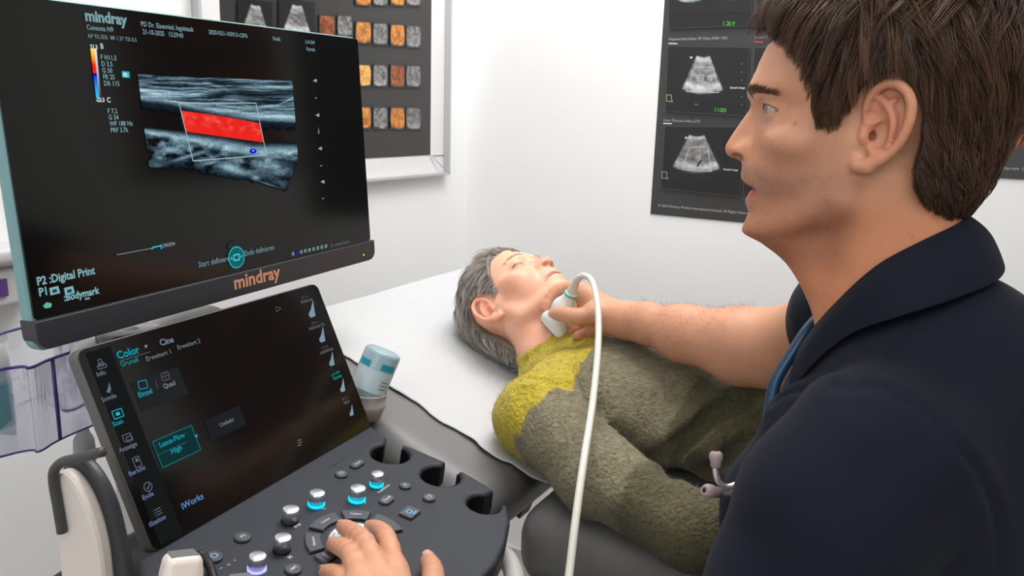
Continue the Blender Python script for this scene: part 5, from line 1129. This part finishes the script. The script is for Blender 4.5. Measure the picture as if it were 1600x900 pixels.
PPOLY = np.array([(70, 84), (62, 70), (52, 52), (43, 34), (34, 14), (28, 2), (20, 2), (15, 20), (2, 42), (-22, 50), (-42, 30), (-47, 0), (-42, -28), (-42, -50), (-46, -82), (-60, -100), (-150, -90), (-160, 160), (100, 160), (80, 98)], float)
phair, PHV, PHN = hair_cap(HP, PPOLY, pr_, lambda x, u, v: 3 + 5 * sst(v, 10, 70) + 5 * sst(-u, 20, 80) + 3 * sst(-v, 20, 60), srgb(84, 74, 66), srgb(120, 108, 98), hh=.003)
def flowP(q):
    x, u, v = q[:, 0], q[:, 1], q[:, 2]; fr = sst(u, 10, 60); return np.stack([np.sign(x) * .25, -1.0 + 0 * x, -.15 - .7 * sst(-u, 20, 80) * (1 - sst(v, 60, 110)) + .25 * sst(v, 60, 100)], 1)
hair_strands('hair_strands', 7000, HP, PPOLY, PHV, PHN, flowP, lambda q: np.interp(q[:, 2], [-90, -40, 20, 80], [.014, .024, .030, .038]), .00036, srgb(88, 78, 70), srgb(230, 222, 212), phair, .28, grav=.05)

# sweater
sw = Solid()
sw.ell(couch(-.09, .245, .080), AC, (.175, .170, .082), k=.05)
sw.ell(couch(-.32, .24, .072), AC, (.25, .160, .082), k=.05)
sw.ell(couch(-.62, .25, .060), AC, (.20, .165, .065), k=.05)
sw.chain([shN, couch(.02, .24, .07), shF], [.062, .060, .058], k=.05)
arM = hz(948, 750, .842); sw.chain([shN, arM, elN], [.060, .050, .044], k=.016)
sw.chain([elN, wrN * .5 + elN * .5, wrN], [.043, .041, .040], k=.018)
sw.chain([shF, elF, couch(-.45, .42, .05)], [.060, .052, .045], k=.03)
# knitted neck band round the neck
nax = nrm(HP.w(0, -18, -40) - c7); nu_ = nrm(np.cross(nax, UPV)); nw_ = np.cross(nax, nu_); nc0 = nk * .80 + c7 * .20
sw.cap(c7, nk * .55 + c7 * .45, .078, .062, k=.03)
for hgt_, rr_ in ((0, .0635), (.010, .0615)):
    ring = [nc0 + nax * (hgt_ - .003) + nu_ * rr_ * math.cos(t) + nw_ * rr_ * math.sin(t) for t in np.linspace(0, 2 * math.pi, 22)]; sw.chain(ring, [.0068] * 22, k=.004)
nb1 = [march(pb_, *p) for p in [(801, 576), (812, 562), (828, 552), (848, 542), (868, 532), (884, 526)]]; nb1 = [p for p in nb1 if p is not None]
sw.chain(nb1, [.0075] * len(nb1), k=.004)
_dn = nrm(c7 - nk); nb2 = [p + _dn * .014 - UPV * .004 for p in nb1]; sw.chain(nb2, [.013] * len(nb2), k=.010)
nb3 = [p + _dn * .034 - UPV * .008 + (p - nk) * .15 for p in nb1]; sw.chain(nb3, [.020] * len(nb3), k=.016)
def knit_wr(P):
    q = (P - np.array([J[0], J[1], J[2]])) @ AC.T; s, b, z = q[..., 0], q[..., 1], q[..., 2]
    return .010 * (noise3(np.stack([s * 16 + b * 10, b * 9 - s * 6, z * 18], -1) + 1.7) - .5) + .005 * (noise3(np.stack([s * 38 - b * 20, b * 22, z * 36], -1)) - .5)
sw.add(knit_wr, couch(-.3, .2, .05), .6, k=.001, op='d')
def crease(pxs, depth, wd, ridge=.6, shift=1.9):
    P = [march(sw, *p) for p in pxs]; P = smooth_poly([p for p in P if p is not None], 4, False); n = len(P)
    if n < 4: return
    tap = np.sin(np.linspace(.25, math.pi - .25, n))
    def fn(X):
        d = np.full(X.shape[:-1], 9.); a_ = np.zeros(X.shape[:-1])
        for i in range(n - 1):
            ba = P[i + 1] - P[i]; t = np.clip(((X - P[i]) @ ba) / (ba @ ba + 1e-12), 0, 1); dd = np.linalg.norm(X - P[i] - t[..., None] * ba, axis=-1); m = dd < d; d = np.where(m, dd, d); a_ = np.where(m, tap[i], a_)
        return a_ * (depth * np.exp(-(d / wd) ** 2) - depth * ridge * np.exp(-((d - wd * shift) / wd) ** 2))
    c = P.mean(0); sw.add(fn, c, np.linalg.norm(P - c, axis=1).max() + wd * 4, k=.001, op='d')
crease([(915, 560), (918, 600), (926, 640), (945, 670)], .010, .012)
crease([(1010, 712), (1045, 704), (1080, 684), (1115, 655), (1165, 632), (1230, 618)], .019, .013, .75)
crease([(1040, 742), (1070, 740), (1105, 728), (1145, 708), (1180, 690)], .018, .011, .6)
crease([(800, 600), (830, 592), (870, 600), (900, 606)], .004, .006)
V, Q = sw.mesh(.0032, wide=2.4)
ybd = [(938, 520), (926, 545), (906, 568), (898, 592), (896, 612), (872, 606), (858, 612), (842, 634), (826, 640), (818, 662), (812, 682), (806, 700), (801, 714)]
gbd = [(1240, 590), (1170, 560), (1110, 575), (1080, 600), (1062, 640), (1040, 690), (1010, 720), (985, 738), (972, 775), (960, 800)]
def radial(pts):
    A = [];
    for p in pts:
        m_ = march(sw, *p)
        if m_ is not None: q = (m_ - nk) @ AC.T; A.append((math.atan2(q[1], -q[0]), np.linalg.norm(q)))
    A.sort(); return np.array([a[0] for a in A]), np.array([a[1] for a in A])
qv = (V - nk) @ AC.T; an = np.arctan2(qv[:, 1], -qv[:, 0]); rr_ = np.linalg.norm(qv, axis=1)
ya, yr = radial(ybd); ga, gr = radial(gbd); yb_ = np.interp(an, ya, yr); gb_ = np.interp(an, ga, gr)
nz = fbm(V * 220, 3); nz2 = fbm(V * 45, 3); bnd = .003 * (noise3(V * 400) - .5)
yel = sst(yb_ - rr_ + bnd, -.0012, .0012); grn = sst(rr_ - gb_ + bnd * 4, -.008, .008)
olive = lerpc(srgb(100, 94, 74), srgb(146, 138, 112), nz); green = lerpc(srgb(66, 63, 44), srgb(104, 98, 72), nz * .7 + nz2 * .3)
C = lerpc(np.zeros(3), np.zeros(3), nz) + olive * (1 - grn)[:, None] + green * grn[:, None]; C = C * (1 - yel[:, None]) + lerpc(srgb(164, 142, 34), srgb(202, 184, 70), nz) * yel[:, None]
M_wool = mat('wool_knit', (1, 1, 1), 0.95, attr=True, bump=1.0, bscale=190, bdist=.005, bdetail=3, sheen=.15, spec=.2, colnoise=.16, cnscale=500)
swo = np_mesh('sweater', V, Q, M_wool, pr_, C)
VNs = vnorm(V, Q); vis = np.nonzero(((V - CAM) * VNs).sum(1) < .25)[0]; pick = RS.choice(vis, 24000); R1 = V[pick] + (RS.rand(24000, 3) - .5) * .003; D1 = VNs[pick] * .55 + (RS.rand(24000, 3) - .5) * 1.7; D1 /= np.linalg.norm(D1, axis=1, keepdims=True); K1 = RS.rand(24000, 3) - .5
fz = strands('wool_fuzz', R1, lambda t: R1 - VNs[pick] * .0008 + D1 * .0052 * t + K1 * .004 * t * t, np.full(24000, .00022), (1, 1, 1), (1, 1, 1), M_wool, swo, seg=4)
cc_ = np.repeat(C[pick] * (.8 + .5 * RS.rand(24000, 1)), 4 * 3, axis=0); fz.data.color_attributes['Col'].data.foreach_set('color', np.concatenate([cc_, np.ones((len(cc_), 1))], 1).astype(np.float32).ravel())
tr_ = Solid(); tr_.ell(couch(-.95, .26, .075), AC, (.30, .17, .075), k=.05); tr_.chain([couch(-.80, .17, .07), couch(-1.30, .16, .065)], [.072, .055], k=.03); tr_.chain([couch(-.80, .35, .07), couch(-1.30, .37, .065)], [.072, .055], k=.03)
V, Q = tr_.mesh(.006); np_mesh('trousers', V, Q, mat('dark_trousers', srgb(40, 44, 54), .9, bump=.3, bscale=600), pr_)

# ------------------------------------------------------------------ probe in the doctor's hand, with its cable
M_probe = mat('white_probe_shell', srgb(226, 228, 226), .32, bump=.015, coat=.2)
M_cable = mat('ivory_cable', srgb(214, 212, 200), .42, bump=.05, bscale=600)
M_ring = mat('teal_ring', srgb(70, 190, 165), .4, bump=.01)
M_lens = mat('grey_lens', srgb(116, 114, 116), .45, bump=.03)
fa, fb = at(848, 500, 1.250), at(876, 527, 1.226); top = at(891, 461, 1.205); mid = (fa + fb) / 2; ax1 = nrm(top - mid); ax2 = nrm(fb - fa - ax1 * ((fb - fa) @ ax1)); ax3 = np.cross(ax1, ax2)
prb = empty('ultrasound_probe', tuple(mid), 'white ultrasound probe with teal ring and long ivory cable pressed to the woman\'s neck', 'ultrasound probe')
so = Solid(); AP = np.array([ax2, ax1, ax3]); Lp = np.linalg.norm(top - mid)
so.rbox(mid + ax1 * .008, AP, (.0255, .010, .010), .009, k=.01); so.rbox(mid + ax1 * .030, AP, (.0165, .022, .0115), .010, k=.014); so.cap(mid + ax1 * .042, top, .0135, .0095, k=.012)
V, Q = so.mesh(.0012); np_mesh('probe_body', V, Q, M_probe, prb, smooth_it=1)
so = Solid(); so.rbox(mid - ax1 * .001, AP, (.021, .0025, .006), .002); V, Q = so.mesh(.0012); np_mesh('lens', V, Q, M_lens, prb)
MB().lathe([(.0088, -.001), (.0104, 0), (.0104, .0026), (.0088, .0034)], top, ax1, 28).build('ring', M_ring, prb)
cp = [top + ax1 * .001, at(897, 447, 1.195), at(903, 436, 1.18), at(913, 431, 1.16), at(924, 438, 1.14), at(931, 460, 1.115), at(935, 495, 1.085), at(934, 550, 1.04), at(926, 630, .97), at(913, 715, .895), at(901, 800, .85), at(889, 900, .815), at(882, 960, .79), at(876, 1040, .75), at(860, 1200, .68), at(800, 1500, .58)]
cps = smooth_poly(cp, 8, False); n = len(cps); rad = np.interp(np.arange(n), [0, 6, 14, 24, n], [.0082, .0072, .0052, .0045, .0045])
MB().tube(cps, rad, 16).build('cable', M_cable, prb)

# ------------------------------------------------------------------ parked probes at the left of the panel
def parked(px, py, h_, k, lab):
    a, d = ppx(px, py, h_); base = pp(a, d, -.03); e = empty('ultrasound_probe', tuple(pp(a, d, 0)), lab, 'ultrasound probe', None)
    so = Solid(); ax_u = pN * .93 + pa * .25 - pd * .2; ax_u = nrm(ax_u); q1 = nrm(pa + pd * .55 - ax_u * ((pa + pd * .55) @ ax_u)); q2 = np.cross(ax_u, q1); tp_ = pp(a, d, h_); A = np.array([q1, q2, ax_u])
    so.rbox(tp_ - ax_u * .022, A, (.0148 * k, .0125 * k, .022), .007, k=.01); so.rbox(tp_ - ax_u * .042, A, (.0125 * k, .0105 * k, .030), .008, k=.012)
    V, Q = so.mesh(.0012); np_mesh('probe_body', V, Q, mat('ivory_probe_shell', srgb(226, 214, 204), .3, bump=.015, coat=.3), e, smooth_it=1)
    m = MB(); m.prism(rrect(.0215 * k, .0165 * k, .0012), tp_, q1, q2, ax_u, -.001, .0006, .0004); m.build('lens', M_lens, e); return e, tp_, ax_u
parked(286, 864, .044, 1.0, 'ivory ultrasound probe with grey rectangular lens parked upright at the panel\'s left corner')
parked(377, 900, .022, .8, 'small ivory probe end just showing at the bottom edge, right of the parked probe')
cb = MB(); cb.tube(smooth_poly([pp(*ppx(304, 896), .010), pp(*ppx(312, 890), .016), pp(*ppx(325, 896), .010), pp(*ppx(333, 910), .004), pp(*ppx(338, 930), .002)], 6, False), .0042, 12)
tag(cb.build('black_cable', M_black), 'short black cable loop beside the upright parked probe', 'cable')

# ------------------------------------------------------------------ stethoscope round the doctor's neck
M_tube = mat('teal_rubber', srgb(10, 52, 78), .38, bump=.02, coat=.05)
M_steel = mat('polished_steel', srgb(214, 208, 206), .32, metal=.75, bump=.005)
M_tip = mat('soft_eartip', srgb(150, 134, 134), .45, bump=.02)
st = empty('stethoscope', tuple(at(1230, 620, .70)), 'teal stethoscope with steel ear tubes hanging from the doctor\'s neck', 'stethoscope')
t1 = [at(1420, 440, .74), at(1372, 455, .72), at(1335, 478, .705), at(1308, 506, .70), at(1288, 530, .695), at(1268, 562, .69), at(1243, 604, .685), at(1234, 645, .68), at(1226, 690, .675), at(1205, 730, .67)]
MB().tube(smooth_poly(t1, 6, False), np.interp(np.arange(55), [0, 18, 24, 28, 54], [.0070, .0070, .0085, .0095, .0088]), 16).build('tube', M_tube, st)
t2 = [p + np.array([-.013, .012, .001]) for p in t1]; MB().tube(smooth_poly(t2, 6, False), .0052, 14).build('tube', M_tube, st)
b1 = smooth_poly([at(1185, 735, .668), at(1168, 745, .664), at(1150, 757, .661), at(1134, 761, .659), at(1123, 753, .658), at(1118.5, 738, .658), at(1118, 724, .658)], 6, False); b2 = smooth_poly([at(1188, 742, .672), at(1168, 756, .668), at(1150, 768, .664), at(1136, 771, .660), at(1122, 770, .656)], 6, False)
for b, tip in ((b1, (at(1118.5, 729, .658), at(1119, 705, .658))), (b2, (at(1123, 769.5, .655), at(1100, 766, .645)))):
    bo = MB().tube(b, .0026, 14).build('ear_tube', M_steel, st); d = nrm(tip[1] - tip[0]); L = np.linalg.norm(tip[1] - tip[0])
    MB().lathe([(.0030, -.001), (.0044, .0), (.0048, L * .35), (.0058, L * .58), (.0056, L * .80), (.0040, L * .97), (.0022, L), (.0020, L - .001), (.0016, L * .8)], tip[0], d, 24).build('ear_tip', M_tip, bo)
    MB().lathe([(.0021, 0), (.0018, .0006)], tip[1] - d * .0006, d, 16).build('ear_tip_hole', M_black, bo)

# ------------------------------------------------------------------ gel bottle in its cup
gax = nrm(at(603, 543, 1.08) - at(574, 612, 1.08)); gb0 = at(573, 612, 1.08); gl = np.linalg.norm(at(602, 548, 1.08) - gb0)
M_gel = mat('translucent_gel_bottle', srgb(176, 204, 212), .25, trans=.35, bump=.15, bscale=60, bdist=.002)
gbt = empty('gel_bottle', tuple(gb0), 'translucent bluish gel bottle with teal label bars upside down in a cup', 'bottle')
R = .0250; MB().lathe([(.006, -.030), (.008, -.022), (.010, -.016), (R * .8, -.008), (R * .97, .002), (R, .012), (R, gl * .90), (R * .97, gl * .96), (R * .86, gl), (R * .70, gl - .002), (R * .1, gl - .0035)], gb0, gax, 48).build('bottle_body', M_gel, gbt)
gu = nrm(np.cross(gax, np.array([0, 1., 0]))); gu = -gu if gu[0] < 0 else gu; gw = np.cross(gax, gu); gw = -gw if gw[1] > 0 else gw
def gl_pt(ang, h, r=R + .0004): return gb0 + gax * h + (gu * math.sin(ang) + gw * math.cos(ang)) * r
lbm = MB()
def patch(a0, a1, h0, h1, col, r=R + .0004):
    n = 8; V = [gl_pt(a0 + (a1 - a0) * i / n, h, r) for h in (h0, h1) for i in range(n + 1)]; lbm.add(V, [(i, i + 1, n + 2 + i, n + 1 + i) for i in range(n)], col)
patch(-1.15, -.35, gl * .60, gl * .74, srgb(30, 150, 168)); patch(.25, 1.15, gl * .62, gl * .76, srgb(30, 150, 168)); patch(-1.2, 1.3, gl * .08, gl * .58, srgb(196, 214, 220))
for k in range(3): patch(.55, 1.1, gl * (.20 + .08 * k), gl * (.225 + .08 * k), srgb(120, 140, 150), R + .0007)
lbm.build('label', M_label, gbt)
cu = MB(); cu.lathe([(.020, -.036), (.022, -.035), (.0262, -.020), (.0272, -.018), (.0272, -.014), (.0262, -.012), (.0274, -.002), (.0284, .0), (.0274, .0008), (.0262, -.002), (.0195, -.030), (.0005, -.032)], gb0 - UPV * .0, nrm(gax * .35 + UPV), 44, caps=False)
cup_o = cu.build('gel_cup', mat('pale_cup', srgb(196, 184, 178), .4, trans=.15, bump=.02), root); MB().tube([gb0 - UPV * .03 - gu * .02, gb0 - UPV * .05 - ta * .04 - tn * .04, tp(TW * .8, THh * .5, -.03)], .006, 10).build('gel_cup_bracket', M_lgrey, root)

# ------------------------------------------------------------------ clear tray, wipes bottle, wall fitting, plug
M_clear = mat('clear_tray_plastic', (.80, .80, .90), .08, trans=.9, ior=1.12, spec=.5, alpha=.55, bump=.004)
M_edge = mat('violet_tray_edge', srgb(58, 50, 120), .15, bump=.01)
trr = empty('clear_tray', tuple(at(20, 640, .92)), 'clear plastic tray with violet edges at the left, behind the monitor', 'tray')
def wall_loop(pts, z0, z1, th=.003, closed=True):
    m = MB(); P = np.array(pts); n = len(P); ctr = P.mean(0)
    for i in range(n if closed else n - 1):
        a, b = P[i], P[(i + 1) % n]; ia, ib = a + nrm(ctr - a) * th, b + nrm(ctr - b) * th
        V = [(*a, z0), (*b, z0), (*b, z1), (*a, z1), (*ia, z0), (*ib, z0), (*ib, z1), (*ia, z1)]; m.add(V, [(0, 1, 2, 3), (5, 4, 7, 6), (3, 2, 6, 7), (1, 0, 4, 5)])
    return m
zt, zb = 1.000, .905
c1 = hz(88, 690, zb)[:2]; c2 = hz(60, 706, zb)[:2]; ctl = hz(-200, 760, zb)[:2]; cbk = c1 + np.array([.06, .17]); cbl = ctl + np.array([.02, .26])
loop = smooth_poly([ctl, c2 * .97 + c1 * .03 + np.array([-.02, -.003]), c2, c1, c1 + np.array([.012, .04]), cbk, cbl], 5)
wall_loop(loop, zb, zt).build('tray_wall', M_clear, trr)
m = MB(); m.add([(*p, zb + .002) for p in loop], [tuple(range(len(loop)))]); m.add([(*p, zb - .001) for p in loop], [tuple(range(len(loop)))[::-1]]); m.build('tray_floor', M_clear, trr)
MB().tube([(*p, zt) for p in loop] + [(*loop[0], zt)], .0018, 8).build('rim', M_edge, trr)
MB().tube([(*loop[16], z) for z in (zb, zt)], .0022, 8).build('corner_edge', M_edge, trr)
MB().tube([(*p, zb) for p in loop] + [(*loop[0], zb)], .0012, 8).build('rim', M_edge, trr)
# small rounded compartment that shows right of the tray
sb_ = [hz(98, 640, .93)[:2], hz(135, 628, .93)[:2], hz(150, 600, .93)[:2], hz(95, 600, .93)[:2]]; lp = smooth_poly(sb_, 4)
wall_loop(lp, .93, 1.015, .0025).build('tray_wall', M_clear, trr); MB().tube([(*p, .93) for p in lp] + [(*lp[0], .93)], .0016, 8).build('rim', M_edge, trr); MB().tube([(*p, 1.015) for p in lp] + [(*lp[0], 1.015)], .0013, 8).build('rim', M_edge, trr)

wo = at(-16, 688, .93); wo = np.array([wo[0], wo[1], zb + .003]); wbt = empty('spray_bottle', tuple(wo), 'white bottle with teal label and blue cap standing in the clear tray', 'bottle')
r_ = at(22, 640, .93)[0] - at(-16, 640, .93)[0]
zz = lambda y: float(at(-5, y, .93)[2] - wo[2])
MB().lathe([(r_ * .95, 0), (r_, .004), (r_, zz(560)), (r_ * .93, zz(543)), (r_ * .72, zz(530)), (r_ * .60, zz(520))], wo, UPV, 40).build('bottle_body', mat('white_bottle', srgb(196, 192, 192), .4, bump=.01), wbt)
MB().lathe([(r_ * 1.01, zz(662)), (r_ * 1.01, zz(590))], wo, UPV, 40, caps=False).build('label', mat('teal_label', srgb(20, 138, 142), .4, colnoise=.15, cnscale=160), wbt)
MB().lathe([(r_ * .66, zz(536)), (r_ * .66, zz(500)), (r_ * .60, zz(496)), (r_ * .1, zz(494))], wo, UPV, 32).build('cap', mat('blue_cap', srgb(14, 44, 200), .35, bump=.01), wbt)

so = Solid(); sw0 = 1.152; WX = np.array([wl, NL, UPV])
so.rbox(pl(sw0 + .13, 1.066, .030), WX, (.13, .030, .014), .012, k=.004); so.rbox(pl(sw0 + .135, 1.022, .024), WX, (.128, .024, .028), .008, k=.004)
V, Q = so.mesh(.003); wf = np_mesh('wall_rail', V, Q, mat('grey_rail', srgb(196, 194, 194), .4, bump=.02)); tag(wf, 'pale grey plastic rail fixed to the wall at the far left', 'wall rail')
MB().box(pl(sw0 + .060, 1.012, .047), wl * .06, NL * .004, UPV * .024).build('rail_insert', mat('purple_insert', srgb(90, 60, 120), .4, bump=.01), wf)

pg = Solid(); p0 = at(133, 712, 1.02)
pg.cap(at(133, 715, 1.02), at(131, 690, 1.02), .0135, .0125, k=.004); pg.cap(at(131, 688, 1.02), at(130, 668, 1.02), .0085, .0065, k=.004)
V, Q = pg.mesh(.0018); po_ = np_mesh('grey_plug', V, Q, mat('grey_plug_plastic', srgb(150, 148, 148), .45, bump=.03)); tag(po_, 'grey cable plug standing behind the touch screen, left of the machine', 'plug')
MB().tube(smooth_poly([at(130, 672, 1.02), at(130, 655, 1.02), at(134, 645, 1.02), at(150, 640, 1.03), at(190, 650, 1.04)], 6, False), .0042, 10).build('cable', M_lgrey, po_)
